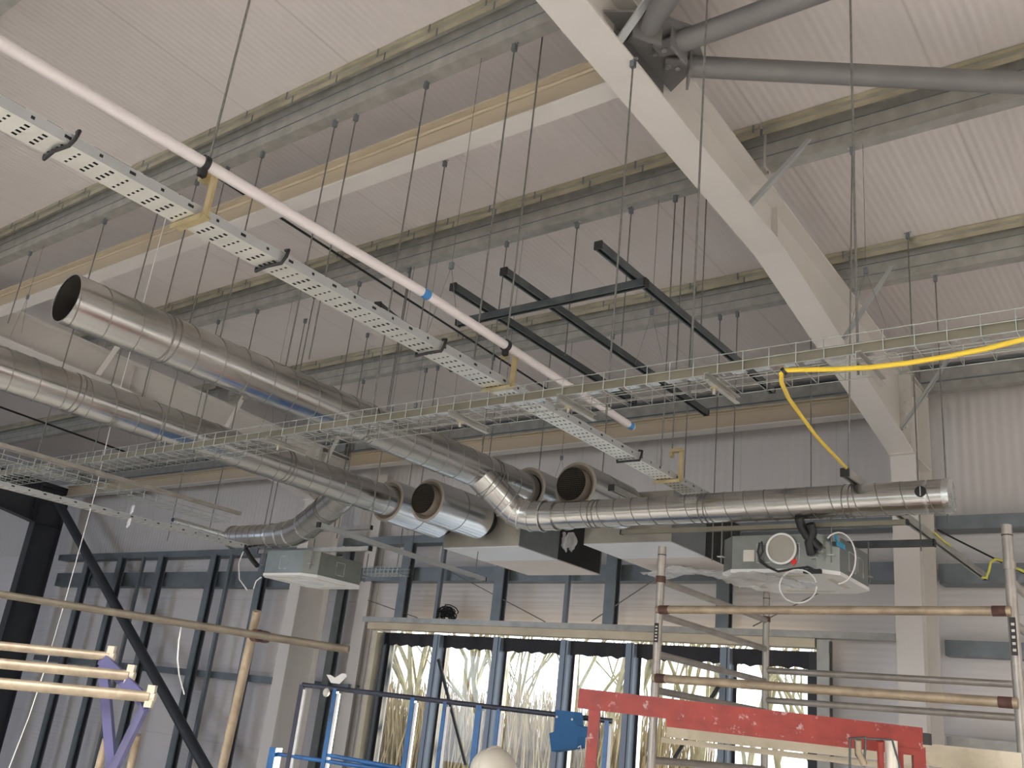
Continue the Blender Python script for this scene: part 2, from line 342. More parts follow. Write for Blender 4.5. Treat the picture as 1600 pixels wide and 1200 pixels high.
# black membrane hanging with a ragged edge in front of the frame head
b = MB(); n = 90; vs = []; fs = []
for i in range(n+1):
    x = -8.62+i*(5.46/n); zz = 2.45+0.012*math.sin(i*2.1)+0.01*random.random(); yy = 8.64+0.012*math.sin(i*0.9)
    vs += [(x, yy, 2.60), (x, yy+0.01, zz), (x, yy+0.014, zz), (x, yy+0.006, 2.60)]
for i in range(n): fs += [tuple(a+4*i for a in q) for q in ((0,1,5,4),(1,2,6,5),(2,3,7,6))]
b.add(vs, fs, M['membrane']); tag(b.build('membrane_strip'), 'black damp-proof membrane hanging with a ragged lower edge along the window head', 'membrane')

# ================================================================== STRUCTURAL STEEL
def rafter(xc, m, label, clabel):
    t = thing('roof_rafter', label, 'beam', (xc, 8, 4.2))
    fw, tf, tw = 0.205, 0.014, 0.012
    y0, yh, y1 = -8.9, 5.12, 8.0
    # bottom flange follows the haunch
    def plate(poly, name):     # poly in (y,z), thickness downwards already included
        b = MB(); n = len(poly); vs = [(xc-fw/2, y, z) for y, z in poly]+[(xc+fw/2, y, z) for y, z in poly]
        b.add(vs, [tuple(range(n)), tuple(range(2*n-1, n-1, -1))]+[(i, n+i, n+(i+1) % n, (i+1) % n) for i in range(n)], m); b.build(name, t)
    plate([(y0, raf_bot(y0)), (yh, raf_bot(yh)), (y1, 4.19), (y1, 4.19+tf), (yh, raf_bot(yh)+tf), (y0, raf_bot(y0)+tf)], 'bottom_flange')
    plate([(y0, raf_top(y0)-tf), (8.5, raf_top(8.5)-tf), (8.5, raf_top(8.5)), (y0, raf_top(y0))], 'top_flange')
    b = MB(); poly = [(y0, raf_bot(y0)+tf), (yh, raf_bot(yh)+tf), (y1, 4.19+tf), (y1, raf_top(y1)-tf), (y0, raf_top(y0)-tf)]
    n = 5; vs = [(xc-tw/2, y, z) for y, z in poly]+[(xc+tw/2, y, z) for y, z in poly]
    b.add(vs, [tuple(range(n)), tuple(range(2*n-1, n-1, -1))]+[(i, n+i, n+(i+1) % n, (i+1) % n) for i in range(n)], m)
    b.build('web', t)
    b = MB(); b.prof([(-0.05,-0.004),(0.05,-0.004),(0.05,0.004),(-0.05,0.004)], (xc, yh, raf_bot(yh)-0.001+tf), (xc, yh, raf_top(yh)-tf), m, up=(0,1,0)); b.build('stiffener', t)
    b = MB(); b.box((xc-0.095, 7.93, 4.28), (xc+0.095, 7.945, 4.9), m); b.build('end_plate', t)
    b = MB()
    for s in (-1, 1):
        for k in range(4):
            z = 4.42+0.115*k
            for dx in (0.055,): b.cyl((xc+s*dx, 7.90, z), (xc+s*dx, 7.93, z), 0.017, m, 6)
    b.build('bolt', t)['kind'] = 'stuff'
    c = thing('steel_column', clabel, 'column', (xc, 8.25, FLOOR))
    b = MB(); b.box((xc-fw/2, 8.0, FLOOR), (xc+fw/2, 8.014, 4.19), m); b.build('inner_flange', c)
    b = MB(); b.box((xc-fw/2, 8.50, FLOOR), (xc+fw/2, 8.514, 4.89), m); b.build('outer_flange', c)
    b = MB(); b.box((xc-tw/2, 8.014, FLOOR), (xc+tw/2, 8.50, 4.89), m); b.build('web', c)
    b = MB()
    for z in (4.19, 4.86): b.box((xc-fw/2, 8.014, z-0.012), (xc+fw/2, 8.5, z), m)
    b.box((xc-fw/2, 7.95, 4.19), (xc+fw/2, 7.965, 4.9), m)
    b.build('end_plate', c)
rafter(-2.145, M['white'], 'big white haunched roof rafter sloping down across the upper right to the right column', 'white steel column on the right with a scaffold tower in front')
rafter(-9.70, M['white'], 'white roof rafter at the left seen beyond the two long round ducts', 'white steel column left of the big window strip')
rafter(-17.25, M['darksteel'], 'dark roof rafter in the shadowed bay at far left', 'dark steel column at the far left edge with a diagonal tube brace')
b = MB(); b.prof(isec(0.20, 0.15, 0.012, 0.01), (-9.15, 8.775, FLOOR), (-9.15, 8.775, 4.7), M['white'], up=(0,1,0))
tag(b.build('steel_post'), 'slim white steel post between the left column and the window jamb', 'post')
# purlins
def purlin(y, xa, xb, label, name='roof_purlin', tabs=None, h=0.235):
    z0 = raf_top(y); t = thing(name, label, 'purlin', ((xa+xb)/2, y, z0))
    b = MB(); tt = 0.005
    poly = [(0.075,0.016),(0.075,0),(0,0),(0,h),(-0.07,h),(-0.07,h-0.016),(-0.065,h-0.016),(-0.065,h-tt),(-tt,h-tt),(-tt,-0.0),(-tt,-tt),(0.075+tt,-tt),(0.075+tt,0.016)]
    vs = [(xa, y+a, z0+0.006+c) for a, c in poly]+[(xb, y+a, z0+0.006+c) for a, c in poly]; n = len(poly)
    b.add(vs, [(i, (i+1) % n, n+(i+1) % n, n+i) for i in range(n)], M['galv'])
    for k in (0.07, 0.16): b.box((xa, y-0.009, z0+k), (xb, y-0.005, z0+k+0.004), M['galvdark'])
    b.build('section', t)
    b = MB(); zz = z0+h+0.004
    b.box((xa, y-0.085, zz+0.002), (xb, y-0.078, zz+0.03), M['zincreflect']); b.box((xa, y-0.078, zz+0.001), (xb, y-0.02, zz+0.006), M['zincreflect'])
    b.box((xa, y-0.068, z0+h-0.045), (xb, y-0.062, z0+h+0.004), M['zincreflect'])
    b.build('warm_reflection_strip', t)  # added strip carrying the warm reflection of the purlin's top flange
    if tabs:
        x = xa+0.4
        while x < xb:
            q = MB(); q.box((x, y-0.088, zz-0.028), (x+0.012, y-0.0855, zz+0.03), M['galvdark']); q.box((x+0.05, y-0.0715, z0+h-0.055), (x+0.06, y-0.0685, z0+h), M['galvdark']); q.build('bar_clip', t); x += 0.42
    return t
rows = ['highest of three', 'middle of three', 'lowest of three, nearest the wall']
for (xa, xb, bay, tabs) in ((-9.6, -2.02, 'middle bay', True), (-2.0, 6.0, 'right bay beyond the big rafter', False), (-17.1, -9.8, 'dark left bay', False)):
    for y, r in zip((3.05, 4.70, 6.35), rows):
        purlin(y, xa, xb, 'Z purlin of the %s, %s' % (bay, r), tabs=tabs)
purlin(1.40, -9.6, -2.02, 'galvanised Z purlin above the top edge of the view')
for (xa, xb, bay) in ((-9.6, -2.2, 'middle bay'), (-2.1, 6.0, 'right bay'), (-17.1, -9.8, 'dark left bay')):
    y = 8.52; z = 4.93; t = thing('eaves_purlin', 'deep galvanised eaves purlin at the wall head of the %s' % bay, 'purlin', ((xa+xb)/2, y, z))
    b = MB(); b.prof(csec(0.09, 0.22, 0.006, 0.02), (xb, y, z+0.115), (xa, y, z+0.115), M['galv']); b.box((xa, y-0.012, z+0.09), (xb, y-0.001, z+0.10), M['galvdark']); b.build('section', t)
    b = MB(); b.box((xa, y-0.05, z+0.232), (xb, y+0.03, z+0.238), M['galvdark']); b.build('top_angle', t)
# white ties
def ibeam(x0, x1, y, zc, bw, h, name, label, cat, web):
    t = thing(name, label, cat, ((x0+x1)/2, y, zc-h/2)); tf = 0.012
    b = MB(); b.box((x0, y-bw/2, zc-h/2), (x1, y+bw/2, zc-h/2+tf), M['white']); b.build('bottom_flange', t)
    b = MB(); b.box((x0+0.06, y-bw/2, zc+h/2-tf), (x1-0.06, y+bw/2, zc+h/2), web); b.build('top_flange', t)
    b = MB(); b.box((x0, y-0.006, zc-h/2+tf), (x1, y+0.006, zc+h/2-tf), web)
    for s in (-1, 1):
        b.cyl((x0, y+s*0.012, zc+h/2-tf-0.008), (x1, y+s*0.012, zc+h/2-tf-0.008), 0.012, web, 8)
    b.build('web', t)
ibeam(-9.60, -2.15, 3.38, 4.96, 0.13, 0.20, 'tie_beam', 'white I-section tie beam with warm-tinted web between the two rafters below the purlins', 'beam', M['warmbounce'])
ibeam(-9.55, -2.25, 8.42, 4.83, 0.14, 0.20, 'eaves_beam', 'white I-section eaves beam between the two white columns', 'beam', M['warmbounce'])
ibeam(-17.1, -9.8, 8.42, 4.83, 0.14, 0.20, 'eaves_beam', 'shadowed eaves beam left of the left white column', 'beam', M['warmbounce'])
# fly braces
def brace(p, q, label, m=None, wd=0.045):
    b = MB(); b.prof([(-wd/2,-0.003),(wd/2,-0.003),(wd/2,0.003),(0.006,0.003),(0.006,0.028),(-0.0,0.028),(-0.0,0.003),(-wd/2,0.003)], p, q, m or M['trayside'], up=(0,0,1))
    tag(b.build('fly_brace'), label, 'brace', 'fly braces between purlins and rafters')
places = ['at the top edge of the view', 'under the upper purlin', 'under the middle purlin, above the wire basket', 'at the column head, lowest of the row']
for (y, zb, pl) in ((3.05, 4.83, places[0]), (4.60, 4.76, places[1]), (6.26, 4.54, places[2]), (7.66, 4.30, places[3])):
    yt = {3.05:3.05, 4.60:4.70, 6.26:6.35, 7.66:8.0}[y]
    brace((-2.055, y, zb), (-1.72, yt, raf_top(yt)+0.10), 'galvanised flat fly brace on the big rafter %s' % pl)
for (y, zb, pl) in ((4.70, 4.77, 'lower end near the mouth of the upper duct'), (6.35, 4.52, 'just above the wire basket'), (7.9, 4.3, 'beside the column head')):
    brace((-9.60, y, zb), (-9.25, y, raf_top(y)+0.08), 'pale fly brace on the left rafter, %s' % pl, M['white'], 0.06)
# grey CHS roof bracing at the top right
g = thing('roof_bracing_node', 'dark grey bolted gusset on the big rafter where three grey tubes meet', 'bracing', (-2.05, 3.35, 4.95))
b = MB(); b.box((-2.138, 3.12, 4.93), (-2.128, 3.62, 5.10), M['greysteel'])
pp = [(-2.128, 3.0, 5.02), (-1.93, 3.12, 5.02), (-1.80, 3.32, 5.02), (-1.86, 3.55, 5.02), (-2.128, 3.70, 5.02)]
vs = pp+[(x, y, z-0.014) for x, y, z in pp]; b.add(vs, [(0,1,2,3,4),(9,8,7,6,5)]+[(i, 5+i, 5+(i+1) % 5, (i+1) % 5) for i in range(5)], M['greysteel']); b.build('gusset_plate', g)
for (px_, py_) in ((1012,48),(1004,61),(1038,80),(1024,87),(1044,107),(1059,108)):
    q_ = onZ(px_, py_, 4.95); x, y = q_.x, q_.y
    b = MB(); b.cyl((x, y, 4.95), (x, y, 5.04), 0.015, M['galvlight'], 6); b.build('bolt', g)
def chs(p, q, r, label, capn=True):
    p, q = Vector(p), Vector(q); t = thing('bracing_tube', label, 'bracing', p); b = MB(); b.cyl(p, q, r, M['greysteel'], 24); b.build('tube', t)
    d = (q-p).normalized(); b = MB(); b.prof([(-r*1.5,-r*1.5),(r*1.5,-r*1.5),(r*1.5,r*1.5),(-r*1.5,r*1.5)], p-d*0.008, p+d*0.004, M['greysteel']); b.build('end_plate', t)
    b = MB(); b.bar(p-d*0.13, p-d*0.008, 0.11, 0.012, M['greysteel'], up=(0,0,1)); b.build('fin_plate', t)
A3, B3 = onZ(1078, 104, 4.97), onZ(1600, 130, 4.97)
chs(A3, A3+(B3-A3)*2.4, 0.055, 'grey steel bracing tube running level to the right edge from the bolted node')
A2, B2 = onZ(1062, 66, 4.97), onZ(1270, -10, 4.97)
chs(A2, A2+(B2-A2)*5, 0.055, 'grey steel bracing tube rising to the top edge, middle of the three at the node')
A1, B1 = onZ(1012, 44, 4.97), onZ(1062, -30, 4.97)
chs(A1, A1+(B1-A1)*9, 0.052, 'short visible grey bracing tube leaving the top edge, leftmost of the three at the node')
b = MB(); p, q = onY(88, 780, 8.25), onY(330, 1215, 8.25); b.cyl(p, q, 0.075, M['darksteel'], 20); q2 = q+(q-p)*0.2; b.cyl(q, q2, 0.075, M['darksteel'], 20)
tag(b.build('wall_brace'), 'dark tube brace falling diagonally from the far left column', 'bracing')

# ================================================================== WALL FRAMING
def rail(x0, x1, y, z, h, d, label, m=None, name='sheeting_rail'):
    b = MB(); b.prof(csec(d, h, 0.005, 0.018), (x1, y, z), (x0, y, z), m or M['galvdark']); tag(b.build(name), label, 'rail')
rail(-17.15, -9.8, 8.60, 3.66, 0.10, 0.2, 'upper galvanised sheeting rail in the dark left bay')
rail(-9.6, -2.2, 8.60, 3.76, 0.10, 0.2, 'upper galvanised sheeting rail behind the hanging units')
rail(-2.05, 6, 8.60, 3.74, 0.12, 0.2, 'upper galvanised sheeting rail right of the right column')
rail(-17.15, -9.8, 8.66, 3.27, 0.23, 0.18, 'deep blue-grey sheeting rail in the dark left bay')
rail(-9.6, -2.2, 8.66, 3.33, 0.17, 0.18, 'deep blue-grey sheeting rail behind the wall studs of the window bay')
rail(-2.05, 6, 8.62, 3.30, 0.17, 0.2, 'deep sheeting rail right of the right column')
rail(-2.05, 6, 8.70, 2.69, 0.13, 0.14, 'shadowed sheeting rail at mid height right of the right column')
rail(-8.85, -2.25, 8.46, 2.735, 0.06, 0.12, 'long galvanised header rail above the timber window head', M['galv'], 'header_rail')
rail(-17.15, -9.1, 8.64, 1.90, 0.09, 0.2, 'lower sheeting rail running behind the studs of the dark left bay')
rail(-2.05, 6, 8.60, 1.93, 0.10, 0.2, 'lower galvanised sheeting rail behind the right end of the scaffold tower', M['galv'])
def stud(x, wd, z0, z1, label, y=8.58, lean=0.0, m=None):
    b = MB(); m = m or M['galvdark']
    b.prof(csec(wd, 0.10, 0.004, 0.015), (x-wd/2, y, z0), (x-wd/2, y, z1), m, up=(0, -1, 0)) if wd > 0.06 else b.bar((x, y, z0), (x, y, z1), wd, 0.05, m)
    if wd > 0.06: b.box((x-wd/2, y-0.052, z0), (x+wd/2, y-0.048, z1), m)
    tag(b.build('wall_stud'), label, 'stud', 'vertical wall studs')
for i, (x, wd) in enumerate(((-16.0,.13),(-14.95,.13),(-14.3,.05),(-13.75,.13),(-12.35,.13),(-11.95,.06),(-11.15,.13))):
    stud(x, wd, FLOOR, 3.62, 'blue-grey vertical wall stud in the dark left bay, %s from the left' % ORD[i])
for i, (x, wd) in enumerate(((-8.31,.13),(-7.73,.045),(-6.79,.13),(-5.86,.045),(-5.29,.13),(-4.01,.13))):
    stud(x, wd, 2.77, 3.71, 'wall stud standing on the window header, %s from the left' % ORD[i], m=M['galvdark'])
stud(-3.03, 0.11, FLOOR, 2.70, 'pale galvanised jamb stud at the right end of the window strip', m=M['galv'])
stud(-9.42, 0.12, FLOOR, 3.7, 'dark stud seen in the gap beside the left white column')
for i, (a, c) in enumerate((((-8.9,2.98),(-8.0,2.78)), ((-7.55,3.33),(-6.1,2.78)), ((-5.5,2.80),(-4.7,3.28)), ((-3.7,2.8),(-2.9,3.2)))):
    b = MB(); b.cyl((a[0], 8.55, a[1]), (c[0], 8.55, c[1]), 0.006, M['rod'], 6); tag(b.build('diagonal_wire'), 'thin diagonal tie wire above the window header, %s from the left' % ORD[i], 'wire', 'diagonal tie wires')
b = MB()
for k in range(26):
    r = 0.03+0.08*k/26; cx = -7.60+0.05*random.random(); pts = [(cx+1.5*r*math.cos(a), 8.56+0.06*random.random(), 2.775+0.014*(k % 6)+1.0*r*abs(math.sin(a))) for a in [math.pi*j/14 for j in range(15)]]
    b.path(pts, 0.007, M['black'], 5)
tag(b.build('cable_coil'), 'heap of black cable lying on the window header', 'cable')

# ================================================================== DUCTS
def tube_open(b, pts, r, m, n=36, wall=0.006):
    b.path(pts, r, m, n, cap=False)
def seams(b, p, q, r, pitch, doubles=()):
    p, q = Vector(p), Vector(q); d = (q-p).normalized(); L = (q-p).length
    a = Vector((0, 0, 1)) if abs(d.z) < 0.95 else Vector((1, 0, 0)); u = d.cross(a).normalized(); v = d.cross(u)
    turns = L/pitch; n = int(turns*28)
    pts = [p+d*(L*i/n)+(u*math.cos(2*math.pi*turns*i/n)+v*math.sin(2*math.pi*turns*i/n))*(r+0.0005) for i in range(n+1)]
    b.path(pts, 0.0028, M['seam'], 5)
    for t in doubles:
        for k in (-0.018, 0.018): b.ring(p+d*(L*t+k), d, r, r+0.004, 0.005, M['seam'])
def spiral(t, name, p, q, r, pitch, doubles=(), mat_=None):
    b = MB(); tube_open(b, [Vector(p)+(Vector(q)-Vector(p))*k/12 for k in range(13)], r, mat_ or M['duct']); seams(b, p, q, r, pitch, doubles)
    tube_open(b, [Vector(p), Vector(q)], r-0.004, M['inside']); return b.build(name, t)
R1 = 0.125
t = thing('spiral_duct', 'upper round galvanised spiral duct with its open black mouth at upper left', 'duct', (-4.23, 3.5, 3.36))
spiral(t, 'main_run', (-4.23, 1.83, 3.352), (-4.23, 5.60, 3.372), R1, 0.165, (0.14, 0.52, 0.86))
b = MB(); b.ring((-4.23, 1.83, 3.352), (0,1,0), R1-0.006, R1+0.001, 0.006, M['duct']); b.build('mouth_rim', t)
E1 = Vector((-4.055, 5.235, 3.095)); S1 = Vector((-4.23, 4.90, 3.36))
br = spiral(t, 'branch', S1+(E1-S1)*0.02, S1+(E1-S1)*0.80, 0.105, 0.13, (0.42,))
b = MB()   # segmented elbow into the level run
X0 = Vector((-3.84, 5.257, 3.09)); pts = []
for k in range(5):
    s = k/4; P = (S1+(E1-S1)*0.74)*(1-s)**2+Vector((-4.055, 5.25, 3.088))*2*s*(1-s)+X0*s*s; pts.append(P)
b.path(pts, 0.107, M['duct'], 32, cap=False)
for k in range(5):
    d = (pts[min(k+1,4)]-pts[max(k-1,0)]).normalized(); b.ring(pts[k], d, 0.105, 0.1125, 0.009, M['galvlight'])
b.build('elbow', t)
b = MB(); b.cyl(X0, X0+Vector((0.12,0,0)), 0.101, M['duct'], 32); b.ring(X0+Vector((0.11,0,0)), (1,0,0), 0.09, 0.106, 0.014, M['duct']); b.build('reducer', t)
R3 = 0.093
t = thing('spiral_duct', 'level round duct at lower right running in front of the right column', 'duct', (-2.5, 5.257, 3.0))
spiral(t, 'main_run', (-3.74, 5.257, 3.09), (-1.20, 5.257, 3.09), R3, 0.13, (0.13, 0.45, 0.80))
b = MB(); b.cyl((-1.20,5.257,3.09), (-1.165,5.257,3.09), R3+0.004, M['galvlight'], 32); b.cyl((-1.29,5.257,3.09), (-1.275,5.257,3.09), R3+0.003, M['galvlight'], 32); b.build('end_cap', t)
pm = onY(1439, 769, 5.257-R3*0.9); b = MB(); c = Vector((-1.325, 5.257, 3.09)); d = (pm-Vector((pm.x,5.257,3.09))).normalized()
c = Vector((pm.x, 5.257, 3.09)); b.cyl(c+d*(R3-0.012), c+d*(R3+0.006), 0.030, M['black'], 24); b.bar(c+d*(R3+0.004)+Vector((0,0,-0.026)), c+d*(R3+0.004)+Vector((0,0,0.026)), 0.006, 0.008, M['galvlight'], up=d); b.build('test_hole', t)
R2 = 0.125
t = thing('spiral_duct', 'lower round galvanised spiral duct entering from the left edge', 'duct', (-5.6, 3.5, 3.3))
spiral(t, 'main_run', (-5.6, 1.2, 3.318), (-5.6, 5.50, 3.332), R2, 0.165, (0.33, 0.72))
S2 = Vector((-5.6, 5.0, 3.325)); E2 = onZ(462, 836, 3.05)
spiral(t, 'branch', S2+(E2-S2)*0.02, S2+(E2-S2)*0.78, 0.120, 0.16, (0.5,))
b = MB(); X2 = E2+Vector((-0.30, -0.01, 0)); pts = []
for k in range(5):
    s = k/4; P = (S2+(E2-S2)*0.78)*(1-s)**2+E2*2*s*(1-s)+X2*s*s; pts.append(P)
b.path(pts, [0.119, 0.118, 0.116, 0.112, 0.106], M['duct'], 32, cap=False)
for k in (0, 2, 3, 4):
    d = (pts[min(k+1,4)]-pts[max(k-1,0)]).normalized(); b.ring(pts[k], d, 0.095, (0.125,0,0.121,0.118,0.112)[k], 0.012, M['galvlight'])
b.build('elbow', t)
X3 = onZ(358, 838, 3.05); X3 = Vector((X3.x, X2.y, 3.05))
spiral(t, 'outlet', X2, X3, 0.104, 0.09); b = MB(); b.ring(X3, (1,0,0), 0.098, 0.110, 0.03, M['duct']); b.build('mouth_rim', t)

# silencers
def silencer(x, y0, y1, z, label, openm):
    R = 0.178; t = thing('duct_silencer', label, 'silencer', (x, (y0+y1)/2, z-R), 'round silencers')
    b = MB(); b.path([(x, y0+(y1-y0)*k/6, z) for k in range(7)], R, M['silencer'], 44, cap=False); b.ring((x, (y0+y1)/2, z), (0,1,0), R, R+0.002, 0.006, M['seam'], 44); b.build('casing', t)
    b = MB(); n = 44   # slightly coned end face
    for (ya, ra, yb, rb) in ((y0, R, y0-0.004, R-0.02), (y0-0.004, R-0.02, y0+0.02, 0.128)):
        vs = [(x+ra*math.cos(2*math.pi*i/n), ya, z+ra*math.sin(2*math.pi*i/n)) for i in range(n)]+[(x+rb*math.cos(2*math.pi*i/n), yb, z+rb*math.sin(2*math.pi*i/n)) for i in range(n)]
        b.add(vs, [(i, (i+1) % n, n+(i+1) % n, n+i) for i in range(n)], M['tan'], True)
    b.build('end_plate', t); b = MB(); b.ring((x, y1, z), (0,1,0), 0.10, R, 0.006, M['silencer'], 44); b.build('rear_plate', t)
    b = MB(); b.path([(x, y1, z), (x, y1+0.13, z)], 0.118, M['galv'], 32, cap=False); b.path([(x, y1+0.06, z), (x, y1+0.115, z)], 0.124, M['black'], 32, cap=False); b.build('spigot', t)
    if openm:
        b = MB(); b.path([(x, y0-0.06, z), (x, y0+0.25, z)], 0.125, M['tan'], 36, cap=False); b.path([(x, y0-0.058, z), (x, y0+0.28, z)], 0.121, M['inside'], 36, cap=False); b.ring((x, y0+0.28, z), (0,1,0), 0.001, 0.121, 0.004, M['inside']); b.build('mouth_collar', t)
        b = MB()
        for k in range(-8, 9):
            q = k*0.0145
            h = math.sqrt(max(0, 0.12**2-q*q))
            if h > 0.01: b.cyl((x+q, y0-0.05, z-h), (x+q, y0-0.05, z+h), 0.0011, M['mesh'], 4); b.cyl((x-h, y0-0.052, z+q), (x+h, y0-0.052, z+q), 0.0011, M['mesh'], 4)
        b.build('wire_guard', t)
silencer(-5.62, 5.45, 6.10, 3.345, 'round silencer joined to the end of the lower spiral duct', False)
silencer(-5.165, 5.45, 6.10, 3.325, 'open-mouthed round silencer second from the left, over the white plenum', True)
silencer(-4.225, 5.52, 6.12, 3.372, 'round silencer joined to the end of the upper spiral duct', False)
silencer(-3.73, 5.45, 6.10, 3.355, 'open-mouthed round silencer on the right with a mesh guard', True)

# plenum boxes
def plenum(x0, x1, y0, ym, y1, z0, z1, label, dark_right):
    t = thing('fan_unit', label, 'fan unit', ((x0+x1)/2, (y0+y1)/2, z0))
    b = MB(); b.box((x0, y0, z0+0.004), (x1, ym, z1), M['boxtan']); b.box((x1-0.001, y0, z0+0.006), (x1+0.002, ym, z1), M['boxgrey']); b.build('front_casing', t)
    b = MB(); b.box((x0+0.002, ym+0.006, z0+0.004), (x1, y1, z1), M['boxgrey']); b.box((x1-0.001, ym+0.006, z0+0.006), (x1+0.003, y1-0.02, z1), M['black']); b.build('rear_casing', t)
    b = MB(); b.box((x0, y0, z0-0.004), (x1, ym, z0+0.004), M['boxwhite']); b.build('front_base_panel', t)
    b = MB(); b.box((x0, ym+0.008, z0-0.004), (x1, y1, z0+0.004), M['boxpink']); b.build('rear_base_panel', t)
plenum(-5.62, -4.78, 6.22, 6.80, 7.52, 3.10, 3.50, 'white-bottomed fan unit under the two left silencers', True)
plenum(-4.13, -3.35, 6.22, 6.79, 7.45, 3.10, 3.50, 'white-bottomed fan unit under the right silencers behind the scaffold post', True)
def crumple(name, label, c, sx, sy, sz, m, seed, cat='plastic sheet', n=14):
    rnd = random.Random(seed); b = MB(); vs = []; fs = []
    for i in range(n+1):
        for j in range(n+1):
            u, v = i/n-0.5, j/n-0.5
            vs.append((c[0]+u*sx+rnd.uniform(-1,1)*sx*0.02, c[1]+v*sy+rnd.uniform(-1,1)*sy*0.02, c[2]+sz*(0.45*math.sin(u*9+seed)*math.cos(v*7)+0.25*rnd.uniform(-1,1)-1.2*(abs(u)*1.6)**3)))
    for i in range(n):
        for j in range(n): fs.append((i*(n+1)+j, (i+1)*(n+1)+j, (i+1)*(n+1)+j+1, i*(n+1)+j+1))
    b.add(vs, fs, m, True); return tag(b.build(name), label, cat)
def rag(name, label, c, wd, h, seed):
    rnd = random.Random(seed); b = MB(); n = 10; vs = []; fs = []
    for i in range(n+1):
        for j in range(n+1):
            s = i/n; v = j/n-0.5; vs.append((c[0]+v*wd*(0.6+0.5*math.sin(s*2.6)), c[1]+0.018*math.sin(v*22+s*5)+rnd.uniform(-.004,.004), c[2]-s*h*(1+0.15*math.sin(v*9))))
    for i in range(n):
        for j in range(n): fs.append((i*(n+1)+j, (i+1)*(n+1)+j, (i+1)*(n+1)+j+1, i*(n+1)+j+1))
    b.add(vs, fs, M['film'], True); tag(b.build(name), label, 'plastic sheet')
p = onY(893, 832, 6.15); rag('plastic_bag', 'crumpled clear plastic bag hanging beside the black end of the left fan unit', p, 0.10, 0.14, 3)
p = onY(873, 832, 6.85); p.x = -4.765; rag('plastic_bag', 'narrow twist of clear plastic hanging against the black casing', p, 0.045, 0.14, 8)
crumple('plastic_sheet', 'loose clear plastic under the right fan unit', onZ(1075, 893, 3.06), 0.75, 0.35, 0.05, M['film'], 5)

# ceiling cassette air-conditioning units
def cassette(cx, cy, z0, w2, h, label, extra):
    t = thing('air_conditioning_cassette', label, 'air conditioner', (cx, cy, z0)); c = 0.10
    o8 = [(-w2,-w2+c),(-w2+c,-w2),(w2-c,-w2),(w2,-w2+c),(w2,w2-c),(w2-c,w2),(-w2+c,w2),(-w2,w2-c)]
    def pris(b, z0_, z1_, s, m):
        vs = [(cx+a*s, cy+d*s, z0_) for a, d in o8]+[(cx+a*s, cy+d*s, z1_) for a, d in o8]
        b.add(vs, [(7,6,5,4,3,2,1,0), tuple(range(8,16))]+[(i,(i+1) % 8, 8+(i+1) % 8, 8+i) for i in range(8)], m)
    b = MB(); pris(b, z0+0.02, z0+h, 1.0, M['unit']); b.build('casing', t)
    b = MB(); pris(b, z0, z0+0.022, 1.012, M['whiteplastic'])
    b.build('drain_pan', t)
    b = MB(); b.cyl((cx, cy, z0-0.004), (cx, cy, z0+0.001), 0.12, M['boxwhite'], 32)
    for a in range(4):
        an = a*math.pi/2; dx, dy = math.cos(an), math.sin(an)
        b.box((cx+dx*0.27-abs(dy)*0.16-0.02*abs(dx), cy+dy*0.27-abs(dx)*0.16-0.02*abs(dy), z0-0.003), (cx+dx*0.27+abs(dy)*0.16+0.02*abs(dx), cy+dy*0.27+abs(dx)*0.16+0.02*abs(dy), z0+0.001), M['paper'])
    b.build('intake', t)
    for (a, d) in ((-w2+.02,-w2+.02),(w2-.02,-w2+.02),(w2-.02,w2-.02),(-w2+.02,w2-.02)):
        b = MB(); b.box((cx+a-0.02, cy+d-0.02, z0+0.10), (cx+a+0.02, cy+d+0.02, z0+0.104), M['galvlight']); b.cyl((cx+a, cy+d, z0+0.06), (cx+a, cy+d, z0+h+0.10), 0.005, M['rod'], 6); b.build('mounting_lug', t)
    for (xa, xb) in extra['panels']:
        b = MB()
        z1, z2 = z0+0.06, z0+0.17
        for (q0, q1) in (((cx+xa, z1),(cx+xb, z1)),((cx+xa, z2),(cx+xb, z2)),((cx+xa, z1),(cx+xa, z2)),((cx+xb, z1),(cx+xb, z2))):
            b.bar((q0[0], cy-w2-0.001, q0[1]), (q1[0], cy-w2-0.001, q1[1]), 0.004, 0.004, M['galvlight'])
            b.bar((cx+w2+0.001, cy+q0[0]-cx, q0[1]), (cx+w2+0.001, cy+q1[0]-cx, q1[1]), 0.004, 0.004, M['galvlight'])
        b.build('pressed_panel', t)
    return t
cassette(-6.68, 5.69, 2.70, 0.35, 0.22, 'bare galvanised ceiling cassette unit hanging under the left duct outlet', {'panels': ((-0.05, 0.05),)})
t = cassette(-2.18, 5.67, 2.695, 0.36, 0.225, 'bare galvanised ceiling cassette unit hanging under the level duct at right', {'panels': ((-0.10, 0.02), (0.06, 0.16))})
yf = 5.67-0.36-0.004
def fr(x, y, k=0.0): return onY(x, y, yf-k)
b = MB(); p = fr(1170, 867); b.box((p.x-0.035, yf, p.z-0.04), (p.x+0.035, yf+0.003, p.z+0.03), M['paper']); b.build('rating_label', t)
b = MB(); p = fr(1240, 877); b.prof([(-0.022,0),(0,-0.028),(0.022,0),(0,0.028)], (p.x, yf-0.002, p.z), (p.x, yf+0.002, p.z), M['redlabel']); q = fr(1234, 872); b.box((q.x-0.03, yf, q.z-0.015), (q.x+0.02, yf+0.002, q.z+0.02), M['paper']); b.build('warning_label', t)
b = MB(); p = fr(1222, 858)
b.cyl((p.x, yf-0.006, p.z), (p.x, yf+0.002, p.z), 0.082, M['boxtan'], 32, r2=0.085); b.ring((p.x, yf-0.013, p.z), (0,1,0), 0.082, 0.094, 0.008, M['whiteplastic']); b.build('fresh_air_knockout', t)
